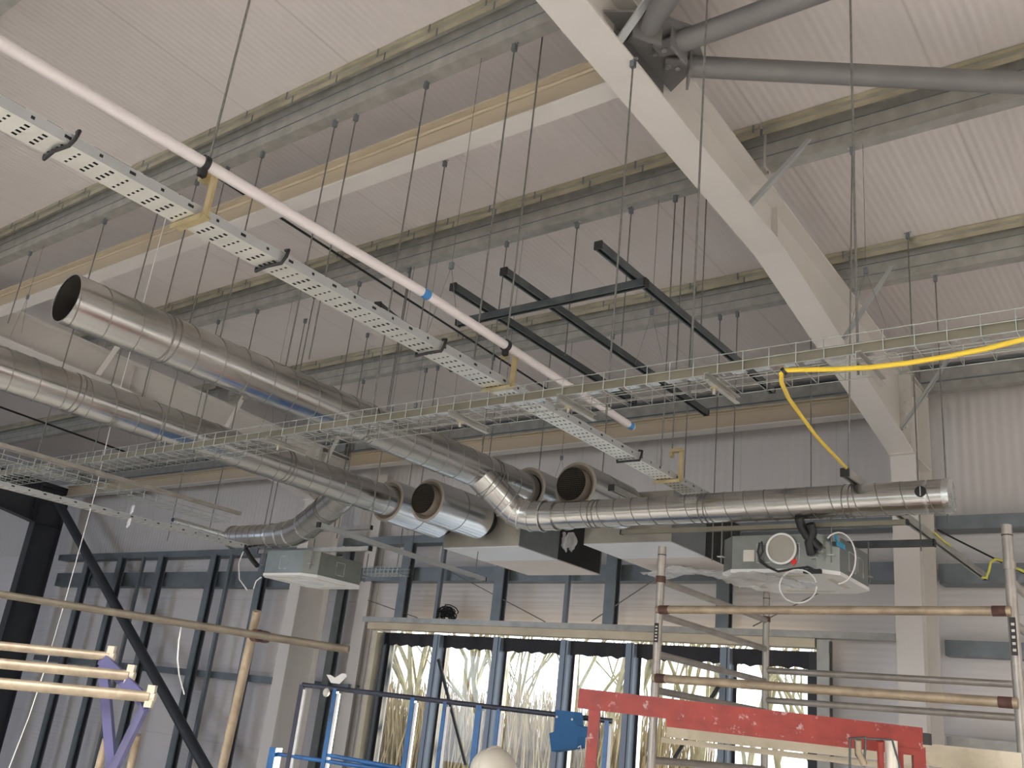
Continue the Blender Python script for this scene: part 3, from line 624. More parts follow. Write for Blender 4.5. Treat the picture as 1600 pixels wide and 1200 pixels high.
for (a, c) in (((1270, 832), (1268, 866)), ((1252, 822), (1281, 856))):
    b = MB(); p0, p1 = fr(*a, 0.05), fr(*c, 0.03); p2 = p1+Vector((0.01, 0.05, -0.01))
    b.path([fr(a[0]-4, a[1]-14, 0.08), p0, (p0+p1)/2+Vector((-0.012,-0.02,0)), p1], 0.026, M['black'], 14); b.cyl(p1, (p1.x, yf+0.01, p1.z-0.005), 0.024, M['galvlight'], 16); b.build('insulated_pipe', t)
b = MB(); b.path([fr(*q, 0.03) for q in ((1187,848),(1184,862),(1188,878),(1200,886),(1216,893),(1240,889),(1262,886),(1275,892))], 0.007, M['black'], 8)
b.path([fr(*q, 0.03) for q in ((1190,846),(1192,862),(1186,872),(1196,884))], 0.006, M['black'], 8); p = fr(1270, 893, 0.03); b.box((p.x-0.05, p.y-0.02, p.z-0.012), (p.x+0.05, p.y+0.01, p.z+0.012), M['black']); b.build('control_wiring', t)
b = MB()
for (cx_, cy_, rx, ry, k) in ((1247, 942, 29, 26, 0.10), (1310, 872, 27, 40, 0.06)):
    b.path([fr(cx_+rx*math.cos(a), cy_-45*(1 if cy_ > 900 else 0)*0+ry*math.sin(a)-(26 if cy_ > 900 else 0), k) for a in [2*math.pi*i/28 for i in range(28)][(18 if cy_ < 900 else 0):]+([2*math.pi*i/28 for i in range(8)] if cy_ < 900 else [])], 0.0045, M['whiteplastic'], 6)
b.build('loose_white_hose', t)
b = MB(); p = onX(1312, 858, -1.815); b.box((-1.822, 5.36, 2.86), (-1.817, 5.50, 2.89), M['bluefilm']); b.box((-1.822, 5.33, 2.885), (-1.816, 5.37, 2.915), M['bluefilm']); b.build('blue_film_remnant', t)
crumple('protective_sheet', 'crumpled white protective sheet stuck under the right cassette unit', onZ(1190, 905, 2.672), 0.45, 0.40, 0.03, M['film'], 11)
b = MB(); ps = [(388,860),(398,868),(402,880)]; b.path([onY(*q, 5.30) for q in ((384,858),(392,872),(402,884))], 0.022, M['black'], 10)
b.path([onY(*q, 5.29) for q in ((380,862),(373,880),(374,905),(386,922))], 0.006, M['whiteplastic'], 6); b.path([onY(*q, 5.29) for q in ((408,902),(400,908),(396,920))], 0.006, M['whiteplastic'], 6)
tag(b.build('refrigerant_pipes'), 'black lagged pipe stub and white hose at the left end of the left cassette unit', 'pipe')

# ================================================================== CABLE TRAY, PIPE, BASKETS
def ptray(x0, x1, y0, y1, z, h, label, lp=0.055):
    t = thing('perforated_cable_tray', label, 'cable tray', ((x0+x1)/2, (y0+y1)/2, z)); b = MB(); W = x1-x0
    us = [0]+[f for k in range(4) for f in (0.12+0.21*k, 0.12+0.21*k+0.10)]+[1]
    ny = int((y1-y0)/lp)
    for j in range(ny):
        ya = y0+j*lp
        hl = 0.016 if (j//2) % 2 else 0.009
        ys = (ya, ya+(lp-hl)/2, ya+(lp+hl)/2, ya+lp)
        for a in range(3):
            for k in range(len(us)-1):
                if a == 1 and k % 2 == 1: continue
                b.add([(x0+W*us[k], ys[a], z), (x0+W*us[k+1], ys[a], z), (x0+W*us[k+1], ys[a+1], z), (x0+W*us[k], ys[a+1], z)], [(0,3,2,1)], M['traypaint'])
    b.build('base', t)
    b = MB(); b.box((x0+0.003, y0+0.01, z+0.004), (x1-0.003, y1-0.01, z+h-0.004), M['black']); b.build('slot_backing', t)  # black backing added inside the tray so its slots are dark
    for s, x in ((-1, x0), (1, x1)):
        b = MB()
        for j in range(ny):
            ya = y0+j*lp; hl = 0.022 if (j//2) % 2 == 0 else 0.012
            ys = (ya, ya+(lp-hl)/2, ya+(lp+hl)/2, ya+lp); zs = (z, z+h*0.42, z+h*0.72, z+h)
            for a in range(3):
                for c in range(3):
                    if a == 1 and c == 1 and j % 2 == 0: continue
                    b.add([(x, ys[a], zs[c]), (x, ys[a+1], zs[c]), (x, ys[a+1], zs[c+1]), (x, ys[a], zs[c+1])], [(0,1,2,3)], M['trayside'])
        b.box((min(x, x-s*0.008), y0, z+h), (max(x, x-s*0.008), y1, z+h+0.002), M['galvlight']); b.build('side_flange', t)
    return t
ptray(-2.785, -2.66, 0.55, 5.95, 3.20, 0.036, 'long perforated cable tray crossing from the upper left to the level duct')
for i, yb in enumerate((1.50, 3.24, 4.96)):
    lab = ['upper left one', 'middle one behind the wire basket', 'last one before the level duct'][i]
    t = thing('tray_bracket', 'brassy hanging bracket under the perforated tray, %s' % lab, 'bracket', (-2.66, yb, 3.19), 'brackets carrying the perforated tray')
    b = MB(); b.prof([(-0.02,-0.004),(0.02,-0.004),(0.02,0.004),(-0.02,0.004)], (-2.80, yb, 3.193), (-2.625, yb, 3.193), M['brass']); b.box((-2.80, yb-0.022, 3.178), (-2.625, yb-0.018, 3.197), M['brass']); b.build('cradle', t)
    b = MB(); b.bar((-2.63, yb, 3.19), (-2.63, yb, 3.38), 0.028, 0.012, M['brass'], up=(0,1,0)); b.build('upright', t)
    b = MB(); b.box((-2.70, yb-0.018, 3.375), (-2.62, yb+0.018, 3.395), M['brass']); b.box((-2.705, yb-0.018, 3.345), (-2.685, yb+0.018, 3.375), M['brass']); b.build('hook', t)
for i, (x, y) in enumerate(((93, 232), (432, 410), (650, 553), (915, 724))):
    pc = onZ(x, y, 3.2); t = pc.y
    b = MB(); pts = [(-2.80, t, 3.205), (-2.80, t, 3.19), (-2.72, t-0.01, 3.188), (-2.65, t, 3.19), (-2.645, t+0.01, 3.22), (-2.645, t+0.015, 3.25), (-2.67, t+0.02, 3.256)]
    b.path(pts, 0.007, M['black'], 6); tag(b.build('cable_tie'), 'black strap looped round the perforated tray, %s from the upper left' % ORD[i], 'strap', 'black straps on the tray')
# white pipe
pa, pb = onZ(0, 67, 3.36), onZ(988, 667, 3.36); xp = -2.60
t = thing('plastic_pipe', 'long white plastic pipe clamped above the perforated tray, open at its lower end', 'pipe', (xp, 2.5, 3.36))
P0 = Vector((onZ(0, 67, 3.36).x, 0.45, 3.36)); P1 = Vector((pb.x, pb.y, 3.36)); Pm = onZ(668, 461, 3.36)
P0 = Pm+(Vector((pa.x, pa.y, 3.36))-Pm)*1.2
b = MB(); b.path([P0, P0+(Pm-P0)*0.5, Pm], 0.021, M['pvc'], 20); b.build('upper_length', t)
b = MB(); b.path([Pm, P1], 0.021, M['pvc'], 20); b.cyl(P1+(Pm-P1)*0.002, P1+(P1-Pm)*0.001, 0.017, M['tan'], 20); b.build('lower_length', t)
b = MB(); d = (Pm-P0).normalized(); b.cyl(Pm-d*0.035, Pm+d*0.005, 0.0218, M['blue_tape'], 20); b.build('tape', t); b = MB(); d2 = (P1-Pm).normalized(); b.cyl(P1-d2*0.05, P1-d2*0.01, 0.0216, M['blue_tape'], 20); b.build('tape', t)
rodlist = []
for i, (x, y) in enumerate(((320, 257), (790, 540))):
    A, B = (P0, Pm) if i == 0 else (Pm, P1)
    best = min((A+(B-A)*k/200 for k in range(201)), key=lambda q: abs((q-CP).normalized().dot(ray(x, y))-1))
    b = MB(); b.ring(best, B-A, 0.021, 0.029, 0.02, M['black'], 24); b.box((best.x-0.012, best.y-0.012, best.z-0.05), (best.x+0.012, best.y+0.012, best.z-0.026), M['black'])
    tag(b.build('pipe_clip'), 'black clip ring round the white pipe, %s' % ('upper left one' if i == 0 else 'lower one nearer the wire basket'), 'clip', 'clips on the white pipe')
# wire baskets
def basket(p, q, wd, h, label, step=0.10, r=0.0018, trunk=True, up=Vector((0,0,1))):
    p, q = Vector(p), Vector(q); d = (q-p).normalized(); s = d.cross(up).normalized(); L = (q-p).length
    if s.y < 0: s = -s
    t = thing('wire_cable_basket', label, 'cable basket', (p+q)/2); b = MB()
    for k in range(4): o = s*(wd*k/3); b.cyl(p+o, q+o, r, M['wire'], 5)
    for o in (Vector((0,0,h)), s*wd+Vector((0,0,h)), Vector((0,0,h*0.5)), s*wd+Vector((0,0,h*0.5))): b.cyl(p+o, q+o, r, M['wire'], 5)
    b.build('long_wires', t)['kind'] = 'stuff'
    b = MB(); n = int(L/step)
    for k in range(n+1):
        o = p+d*(k*step); b.path([o+Vector((0,0,h)), o+Vector((0,0,0.004)), o+Vector((0,0,-0.003))+s*0.004, o+s*(wd-0.004)+Vector((0,0,-0.003)), o+s*wd+Vector((0,0,0.004)), o+s*wd+Vector((0,0,h))], r, M['wire'], 5)
    b.build('cross_wires', t)['kind'] = 'stuff'
    if trunk:
        b = MB(); b.prof([(0,0),(0.002,0),(0.002,0.042),(0,0.042)], p+s*0.012+Vector((0,0,0.004)), q+s*0.012+Vector((0,0,0.004)), M['trunk'])
        b.prof([(-0.0,0),(0.0,0),(0.0,0.002),(0,0.002)], p, q, M['trunk']) if False else None
        a0, a1 = p+s*0.012, q+s*0.012; nn = int(L/0.09)
        for k in range(nn): b.add([a0+d*(L*k/nn)+Vector((0,0,0.003)), a0+d*(L*k/nn+0.06)+Vector((0,0,0.003)), a0+d*(L*k/nn+0.06)+s*0.028+Vector((0,0,0.003)), a0+d*(L*k/nn)+s*0.028+Vector((0,0,0.003))], [(0,1,2,3)], M['galvlight'])
        b.build('divider_strip', t)
    return t
b0 = basket((-7.75, 2.985, 3.0), (1.5, 2.985, 3.0), 0.225, 0.075, 'long wire cable basket crossing the whole view in front of the ducts')
basket((-6.17, 1.6, 2.90), (-6.20, 4.25, 2.90), 0.16, 0.06, 'wire cable basket with a pale cover strip at the far left, below the lower duct', trunk=False)
b = MB(); b.box((-6.03, 1.6, 2.965), (-5.985, 4.3, 2.99), M['alu']); tag(b.build('cover_strip'), 'pale pinkish metal trunking lying on the far left wire basket', 'trunking')
ptray(-6.47, -6.37, 2.3, 4.7, 2.80, 0.03, 'narrow perforated cable tray at the far left under the wire basket')
for i, (x, y) in enumerate(((385, 632), (555, 610), (770, 600), (1117, 582), (1355, 562))):
    px = onZ([440, 717, 895, 1112, 1352][i], [690, 648, 630, 592, 566][i], 3.0).x
    t = thing('basket_hanger', 'small hanger clamp under the long wire basket, %s from the left' % ORD[i], 'bracket', (px, 3.1, 2.96), 'clamps under the long wire basket')
    b = MB(); b.prof(csec(0.02, 0.03, 0.003), (px, 2.96, 2.985), (px, 3.24, 2.985), M['galv']); b.build('cross_bar', t)
    b = MB(); b.cyl((px, 3.05, 2.945), (px, 3.05, 2.985), 0.006, M['galv'], 8); b.cyl((px, 3.05, 2.966), (px, 3.05, 2.973), 0.015, M['brass'], 12); b.build('nut_and_rod_end', t)

# ================================================================== STRUT CHANNELS
def strut(p, q, label, m=None, a=0.042, group=None):
    p, q = Vector(p), Vector(q); t = thing('strut_channel', label, 'channel', (p+q)/2, group); m = m or M['strut']; b = MB()
    o = [(-a/2,-a/2),(-a/4,-a/2),(-a/4,-a/2+0.006),(-a/2+0.003,-a/2+0.006),(-a/2+0.003,a/2-0.003),(a/2-0.003,a/2-0.003),(a/2-0.003,-a/2+0.006),(a/4,-a/2+0.006),(a/4,-a/2),(a/2,-a/2),(a/2,a/2),(-a/2,a/2)]
    b.prof(o, p, q, m); b.build('profile', t)
    d = (q-p).normalized()
    for c in (p, q):
        b = MB(); b.bar(c-d*0.006, c+d*0.006, a+0.004, a+0.004, M['black']); b.build('end_cap', t)
zs = 4.05
def sp(x, y, z=zs): return onZ(x, y, z)
a_, c_ = sp(708, 448), sp(975, 630); strut((a_.x, a_.y, zs), (a_.x, c_.y, zs), 'dark strut channel pointing away, left of the three in the roof grid')
a_, c_ = sp(787, 424), sp(1062, 650); strut((a_.x, a_.y, zs), (a_.x, c_.y, zs), 'dark strut channel pointing away, middle of the three in the roof grid')
a_, c_ = sp(940, 382), sp(1190, 612); strut((a_.x-0.02, a_.y, zs), (a_.x-0.02, c_.y, zs), 'dark strut channel pointing away, right of the three beside the big rafter')
zc = zs-0.0405; a_, c_ = sp(718, 506, zc), sp(1008, 440, zc); strut((a_.x, (a_.y+c_.y)/2, zc), (c_.x, (a_.y+c_.y)/2, zc), 'dark strut channel laid across under the roof grid')
a_, c_ = sp(590, 477, 4.0), sp(708, 576, 4.0); strut(a_, c_, 'short dark strut channel just above the perforated tray')
a_, c_ = onZ(955, 762, 3.3), onZ(1090, 850, 3.3); strut((a_.x, a_.y, 3.3), (a_.x, 6.7, 3.3), 'black-capped strut channel between the right silencer and the perforated tray', M['galv'], 0.04)
a_, c_ = onZ(1320, 738, 3.2), onZ(1540, 902, 3.2); strut(a_, c_, 'black-capped strut channel passing over the level duct at right, holding the yellow cable end', M['galv'], 0.045)
strut((-3.25, 5.34, 2.975), (-1.42, 5.34, 2.975), 'thin rail hung directly beneath the level duct', M['trunk'], 0.028)
a_, c_ = onY(1345, 851, 6.2), onY(1460, 851, 6.2); XS = (c_.x-0.08, 6.2, a_.z); strut((-2.6, 6.2, a_.z), (c_.x, 6.2, a_.z), 'grey strut channel crossing in front of the right column behind the right cassette unit', M['strut'], 0.042)
a_, c_ = onZ(498, 820, 2.88), onZ(757, 905, 2.88); strut(a_, c_, 'pale galvanised strut channel angled down to the right beside the left cassette unit', M['trayside'], 0.034)
a_, c_ = onY(450, 852, 5.2), onY(545, 846, 5.2); strut((a_.x-0.7, 5.45, 2.94), (c_.x, 5.45, 2.94), 'galvanised strut channel lying across the top of the left cassette unit', M['galv'], 0.036)
a_ = onY(425, 803, 5.9); strut((-7.3, 5.95, 3.25), (-6.3, 5.95, 3.25), 'galvanised strut channel behind the left duct elbow', M['galv'], 0.036)
a_, c_ = onZ(270, 812, 2.92), onZ(352, 836, 2.92); b = MB(); b.cyl(a_, c_, 0.022, M['galvlight'], 16); b.cyl(a_-(c_-a_).normalized()*0.002, a_, 0.018, M['black'], 16); tag(b.build('conduit'), 'short open-ended metal conduit beside the mouth of the left duct outlet', 'conduit')
p = onY(565, 892, 5.6); basket(Vector((p.x, 5.62, p.z-0.02)), Vector((p.x+0.42, 5.62, p.z-0.02)), 0.14, 0.06, 'short piece of wire basket to the right of the left cassette unit', 0.05, 0.0022, False)

# ================================================================== HANGING RODS
def rod(x, y, z0, z1, label, r=0.0048, clip=True, group='threaded hanging rods', foot=None):
    t = thing('hanging_rod', label, 'rod', (x, y, z0), group)
    b = MB(); b.cyl(foot or (x, y, z0), (x, y, z1), r, M['rod'], 7); b.build('threaded_rod', t)
    if clip:
        b = MB(); b.box((x-0.012, y-0.012, z1-0.05), (x+0.012, y+0.012, z1-0.005), M['galvdark']); b.box((x-0.025, y-0.006, z1-0.008), (x+0.025, y+0.006, z1), M['galvlight']); b.build('purlin_clip', t)
G = [ # x, row purlin y, bottom z, what it carries
 (-4.19,3.10,3.47,'the upper duct'),(-4.05,4.74,3.48,'the upper duct'),
 (-5.655,3.10,3.44,'the lower duct'),(-5.63,4.74,3.45,'the lower duct'),(-5.75,1.47,3.44,'the lower duct'),
 (-6.90,3.10,2.97,'the long wire basket'),(-4.91,3.10,2.97,'the long wire basket'),(-3.41,3.10,2.97,'the long wire basket'),(-1.62,3.10,2.97,'the long wire basket'),(-0.97,3.10,2.97,'the long wire basket'),(-2.05,3.18,2.97,'the long wire basket'),
 (-2.98,4.74,4.05,'the roof strut grid'),(-2.42,4.74,4.05,'the roof strut grid'),(-3.42,4.74,4.05,'the roof strut grid'),
 (-2.645,4.74,3.22,'the perforated tray'),(-2.765,3.10,3.22,'the perforated tray'),
 (-1.49,4.74,3.22,'the capped strut channel at right'),(-1.45,6.40,3.22,'the capped strut channel at right'),
 (-2.95,6.40,2.99,'the rail under the level duct'),(-3.10,6.40,2.99,'the right fan unit'),(-3.36,6.40,3.52,'the right fan unit'),(-4.12,6.40,3.52,'the right fan unit'),
 (-4.78,6.40,3.52,'the left fan unit'),(-5.46,6.40,3.52,'the left fan unit'),
 (-6.18,6.40,2.97,'the struts around the left cassette unit'),(-6.34,6.40,2.97,'the struts around the left cassette unit'),(-7.0,4.74,2.97,'the struts around the left cassette unit'),(-7.25,6.40,3.27,'the struts around the left cassette unit'),
 (-6.2,4.74,2.94,'the far left wire basket'),(-6.1,3.10,2.94,'the far left wire basket'),(-7.6,4.74,2.9,'the far left wire basket'),(-8.13,3.10,4.45,'the roof steel at far left'),
 (-4.02,3.12,3.50,'the upper duct'),(-5.05,4.74,3.52,'the left fan unit'),(-2.35,6.40,2.99,'the rail under the level duct'),(-5.3,3.1,2.97,'the long wire basket'),
]
cnt = {}
for x, y, z0, what in sorted(G): cnt.setdefault(what, []).append((x, y, z0))
for what, L in cnt.items():
    for i, (x, y, z0) in enumerate(L):
        z1 = raf_top(y)+0.004
        pos = '' if len(L) == 1 else ', %s from the left' % ORD[i]
        if abs(x+2.05) < 0.01: z1 = 4.82
        rod(x, y, z0, z1, 'grey threaded rod down to %s%s' % (what, pos), foot=(-1.64, 5.04, 3.22) if x == -1.49 else None)
for i, (yb, lab) in enumerate(((1.50, 'nearest tray bracket'), (3.24, 'middle tray bracket beside the white pipe'), (4.96, 'furthest tray bracket'))):
    rod(-2.695, yb, 3.36, raf_top(yb)+0.19, 'threaded rod holding the %s' % lab, clip=False)
sA, sC = onZ(498, 820, 2.88), onZ(757, 905, 2.88); k9 = sA+(sC-sA)*0.93; k8 = sA+(sC-sA)*0.25; k4 = (onZ(590, 477, 4.0)+onZ(708, 576, 4.0))/2
for (x, y, z0, lb) in ((k9.x, k9.y, 2.84, 'to the lower end of the angled pale strut channel'), (k8.x, k8.y, 2.88, 'to the upper end of the angled pale strut channel'), (k4.x, k4.y, 4.0, 'to the short strut channel above the perforated tray'), (XS[0], XS[1], XS[2]-0.05, 'to the strut channel crossing before the right column'), (-6.8, 5.95, 3.25, 'to the strut channel behind the left duct elbow'), (-7.2, 5.45, 2.93, 'to the strut channel lying on the left cassette unit')):
    rod(x, y, z0, roof_z(y), 'grey threaded rod %s' % lb)
# thin suspension wires with grippers
def wire(x, y, z0, z1, label, dx=0.10, fork=True):
    t = thing('suspension_wire', label, 'wire', (x, y, z0), 'thin suspension wires'); b = MB(); zf = z0+0.35
    b.cyl((x, y, zf), (x, y, z1), 0.0018, M['rod'], 5)
    if fork:
        for s in (-1, 1): b.cyl((x, y, zf), (x+s*dx, y, z0), 0.0015, M['rod'], 5)
    b.build('cable', t); b = MB(); b.box((x-0.012, y-0.008, zf-0.015), (x+0.012, y+0.008, zf+0.022), M['brass'] if False else M['galvdark']); b.build('gripper', t)
for (x, y, z0, lab) in ((-4.55,6.40,3.55,'above the gap between the silencers'),(-3.9,4.74,3.5,'forking over the upper duct near the blue tape'),(-4.75,4.74,3.5,'forking behind the perforated tray'),(-5.0,4.74,3.5,'second behind the perforated tray'),(-5.9,6.40,3.5,'forking over the left silencers'),
                        (-7.9,3.10,4.3,'with a clamp near the upper left roof edge'),(-3.0,3.10,3.5,'short one at the upper purlin beside the white tie beam'),(-2.77,4.74,3.9,'above the roof strut grid'),(-1.43,4.74,3.9,'beside the rods right of the big rafter'),(-8.6,4.74,3.9,'against the left rafter'),(-6.5,4.74,3.8,'between the two long ducts')):
    wire(x, y, z0, raf_top(y)+0.004, 'thin suspension wire %s' % lab)
b = MB(); b.path([(-5.38, 0.6, 5.14), (-5.38, 3.0, 5.085), (-5.38, 5.4, 5.0), (-5.42, 7.9, 4.93)], 0.010, M['black'], 8); tag(b.build('roof_cable'), 'thin black cable strung beneath the purlins above the white pipe', 'cable')
b = MB(); b.path([(-13.2, 3.4, 5.08), (-13.2, 5.4, 5.0), (-13.2, 7.9, 4.9)], 0.014, M['black'], 8); tag(b.build('roof_cable'), 'thin black cable under the roof of the dark left bay', 'cable')
b = MB(); b.path([onX(50, 330, -7.6)]+[dep(x, y, 5.5) for x, y in ((95, 275), (140, 240), (175, 232))], 0.003, M['rod'], 5)
# yellow cable
def basketpt(x, y): return onY(x, y, 2.965)
t = thing('yellow_cable', 'yellow power cable lying along the wire basket and drooping to the capped strut channel', 'cable', (-0.9, 3, 2.9))
b = MB(); b.path([basketpt(*q) for q in ((1760, 470), (1690, 500), (1640, 518), (1600, 530), (1540, 545), (1480, 557), (1420, 567), (1360, 574), (1300, 577), (1240, 578), (1226, 579))], 0.0085, M['yellow'], 10)
e = onZ(1322, 731, 3.2)
b.path([basketpt(1226, 579), basketpt(1221, 584)]+[CP+(ray(x, y)*(3.6+k*0.32)) for k, (x, y) in enumerate(((1221, 597), (1232, 622), (1252, 650), (1274, 680), (1300, 708)))]+[e], 0.0085, M['yellow'], 10); b.build('sheath', t)
b = MB(); c = basketpt(1225, 580); b.ring(c, (0.6,0,0.4), 0.008, 0.014, 0.012, M['black'], 12); b.build('cable_tie', t)
b = MB(); b.path([onZ(x, y, z) for x, y, z in ((1460, 832, 3.22), (1474, 845, 3.21), (1486, 853, 3.21))], 0.007, M['greenyellow'], 8)
b.path([onY(x, y, 7.6) for x, y in ((1534, 902), (1541, 903), (1545, 892), (1548, 878), (1556, 873), (1566, 876), (1575, 882), (1600, 893), (1640, 910))], 0.010, M['greenyellow'], 8); tag(b.build('earth_cable'), 'green and yellow cable tail at the far end of the capped strut channel', 'cable')
b = MB(); b.path([onY(x, y, 7.9) for x, y in ((1465, 828), (1500, 846), (1560, 876), (1620, 905))], 0.008, M['black'], 6); tag(b.build('black_cable'), 'thin black cable sloping down right of the right column', 'cable')
c0 = dep(172, 668, 6.6)
b = MB(); b.path([Vector((c0.x, c0.y, raf_top(4.7)+0.2)), c0]+[dep(x, y, 6.6) for k, (x, y) in enumerate(((150, 765), (125, 855), (100, 945), (75, 1030), (45, 1120), (8, 1215)))], 0.0035, M['whiteplastic'], 6); tag(b.build('white_cord'), 'thin white cord hanging in a slight curve down the left side', 'cord')
b = MB(); b.path([dep(x, y, 6.0) for x, y in ((284, 975), (279, 1000), (277, 1030), (280, 1055), (288, 1085))], 0.005, M['whiteplastic'], 6)
tag(b.build('white_cord'), 'short curl of white cord hanging in front of the dark left bay wall', 'cord')
for i, (x, y) in enumerate(((205, 797), (200, 817))):
    p = dep(x, y, 6.8); b = MB(); b.prof([(-0.05,-0.03),(0.04,-0.02),(0.05,0.03),(-0.03,0.035)], p, p+Vector((0.004, 0.01, 0)), M['bluefilm'] if False else M['boxwhite']); tag(b.build('plastic_tag'), 'small pale plastic tag %s the far left cable tray' % ('above' if i == 0 else 'just below'), 'tag')

# ================================================================== SCAFFOLD TOWER (right)
YN, YR, XL, XR = 4.6, 6.06, -2.53, -0.80
t = thing('scaffold_tower', 'aluminium mobile scaffold tower standing at the lower right', 'scaffold', ((XL+XR)/2, (YN+YR)/2, FLOOR))
r = 0.0225
for (x, y, zt) in ((XL, YN, 2.71), (XL, YR, 2.71), (XR, YN, 2.77), (XR, YR, 2.77)):
    b = MB(); b.cyl((x, y, FLOOR+0.1), (x, y, zt), r, M['alu'], 18); b.cyl((x, y, zt-0.20), (x, y, zt-0.165), r+0.005, M['rust'] if x == XL else M['alu'], 18)
    b.cyl((x, y, zt-0.05), (x, y, zt-0.045), r+0.001, M['black'], 18); b.build('standard', t)
    b = MB(); b.cyl((x, y, FLOOR), (x, y, FLOOR+0.12), 0.06, M['black'], 14); b.build('castor', t)
def lab(x, y, z, h):
    b = MB(); b.box((x-0.012, y-r-0.002, z), (x+0.012, y-r+0.002, z+h), M['black'])
    for k in range(5): b.box((x-0.006, y-r-0.003, z+h*(0.1+0.17*k)), (x+0.007, y-r-0.0015, z+h*(0.17+0.17*k)), M['paper'])
    return b.build('label_plate', t)
lab(XL+0.002, YN, 2.19, 0.10); lab(XR, YN, 2.20, 0.16)
def tub(name, p, q, rr, m, ends=False):
    b = MB(); p, q = Vector(p), Vector(q); b.cyl(p, q, rr, m, 16); o = b.build(name, t)
    if ends:
        d = (q-p).normalized()
        for c, s in ((p, 1), (q, -1)): e_ = MB(); e_.cyl(c+d*s*0.02, c+d*s*0.075, rr+0.002, M['rust'], 14); sub(e_, 'hook_end', o)
for z in (2.52, 2.335, 2.13, 1.945, 1.60): tub('rung', (XL, YN, z), (XL, YR, z), 0.019, M['alu']); tub('rung', (XR, YN, z), (XR, YR, z), 0.019, M['alu'])
tub('guard_rail', (XL, YN-0.03, 2.36), (XR, YN-0.03, 2.385), 0.021, M['scafftube'], True)
tub('guard_rail', (XL, YN-0.03, 2.005), (XR, YN-0.03, 2.005), 0.022, M['scafftube'], True)
tub('guard_rail', (XL, YR, 2.20), (XR, YR, 2.205), 0.02, M['alu'])
tub('guard_rail', (XL, YR, 2.015), (XR, YR, 2.03), 0.02, M['alu'])
b = MB(); z = 1.76; b.prof([(-0.02,-0.045),(0.02,-0.045),(0.02,0.045),(-0.02,0.045)], (XL+0.1, YN-0.02, 1.765), (XR, YN-0.02, 1.765), M['board']); b.build('toe_board', t)
b = MB(); b.box((XL+0.05, YN+0.0, 1.69), (XR-0.05, YR-0.6, 1.715), M['board']); b.build('platform_deck', t)
# red lift guard rail
A, B = dep(905, 1091, 3.75), dep(1440, 1154, 3.45)
t = thing('red_access_lift', 'worn red painted guard rail of an access lift at the bottom right', 'access lift', ((A+B)/2).xy.to_3d()+Vector((0,0,FLOOR)))
d = (B-A).normalized()
b = MB(); b.bar(A, B, 0.05, 0.075, M['red']); b.build('top_rail', t)
b = MB(); b.bar(A+Vector((0,0,-0.052))+d*0.35, B+Vector((0,0,-0.047)), 0.045, 0.03, M['red']); b.build('under_rail', t)
for k, L in ((0.052, 0.9), (0.93, 0.9), (0.99, 0.9)):
    b = MB(); c = A+(B-A)*k; b.bar(c+Vector((0,0,-0.03)), c+Vector((0,0,-L)), 0.042, 0.042, M['red'], up=d); b.build('upright', t)
b = MB(); b.bar(A+Vector((0,0,-0.95)), B+Vector((0,0,-0.95)), 0.75, 0.05, M['red']); b.bar(A+(B-A)*0.2+Vector((0,0,-0.95)), A+(B-A)*0.2+Vector((0,0,-(A.z-FLOOR))), 0.1, 0.1, M['red'], up=d); b.bar(A+(B-A)*0.8+Vector((0,0,-0.95)), A+(B-A)*0.8+Vector((0,0,-(A.z-FLOOR))), 0.1, 0.1, M['red'], up=d); b.build('platform', t)
b = MB(); b.box((B.x, B.y-0.02, B.z-0.02), (B.x+0.03, B.y+0.02, B.z+0.02), M['black']); b.build('rail_plug', t)
b = MB()
dd = 3.35
for L in (((1328,1154),(1328,1205)), ((1328,1154),(1352,1152),(1352,1168),(1350,1198)), ((1350,1154),(1394,1156),(1408,1205)), ((1336,1158),(1338,1180),(1350,1196))):
    b.path([dep(x, y, dd) for x, y in L], 0.0042, M['strut'], 6)
b.build('wire_cup_holder', t)
b = MB(); b.path([dep(x, y, dd) for x, y in ((1341,1156),(1341,1175),(1350,1194))], 0.012, M['scafftube'], 10); p = dep(1393, 1180, dd+0.02); b.cyl(p+Vector((0,0,0.05)), p-Vector((0,0,0.12)), 0.022, M['hat'], 14); b.path([dep(1375,1158,dd), dep(1377,1205,dd)], 0.012, M['red'], 8); b.build('worn_handle', t)
# blue lift
A, B = dep(473, 1070, 6.6), dep(957, 1127, 5.9); d = (B-A).normalized(); dn = Vector((0,0,-1))
t = thing('blue_access_lift', 'blue access lift basket with dark top rail in front of the windows', 'access lift', Vector(((A.x+B.x)/2, (A.y+B.y)/2, FLOOR)))
b = MB(); b.cyl(A, B, 0.017, M['navy'], 14); b.build('top_rail', t)
b = MB(); b.cyl(A+dn*0.47-d*0.1, B+dn*0.47, 0.014, M['blue'], 14); b.cyl(A+dn*0.43+d*0.26, A+dn*0.45+(B-A)*0.40, 0.014, M['blue'], 14); b.build('mid_rail', t)
for k, rr, m in ((0.0, 0.02, 'navy'), (0.12, 0.02, 'blue'), (0.385, 0.022, 'blue'), (0.49, 0.018, 'blue'), (0.60, 0.028, 'blue'), (0.66, 0.015, 'blue'), (0.985, 0.020, 'blue')):
    b = MB(); c = A+(B-A)*k; b.bar(c, c+dn*1.05, rr*2, rr*1.4, M[m], up=d); o = b.build('upright', t); e_ = MB(); e_.bar(c+d*0.024+dn*0.03, c+d*0.024+dn*1.0, 0.02, 0.02, M['whiteplastic'], up=d); sub(e_, 'sunlit_edge', o)  # white strip paints the sunlit side of each upright
b = MB(); b.bar(A+dn*1.05-d*0.1, B+dn*1.05, 0.8, 0.08, M['blue']); b.bar(A+dn*1.1+(B-A)*0.5, Vector(((A.x+B.x)/2, (A.y+B.y)/2, FLOOR)), 0.6, 0.9, M['blue'], up=d); b.build('platform', t)
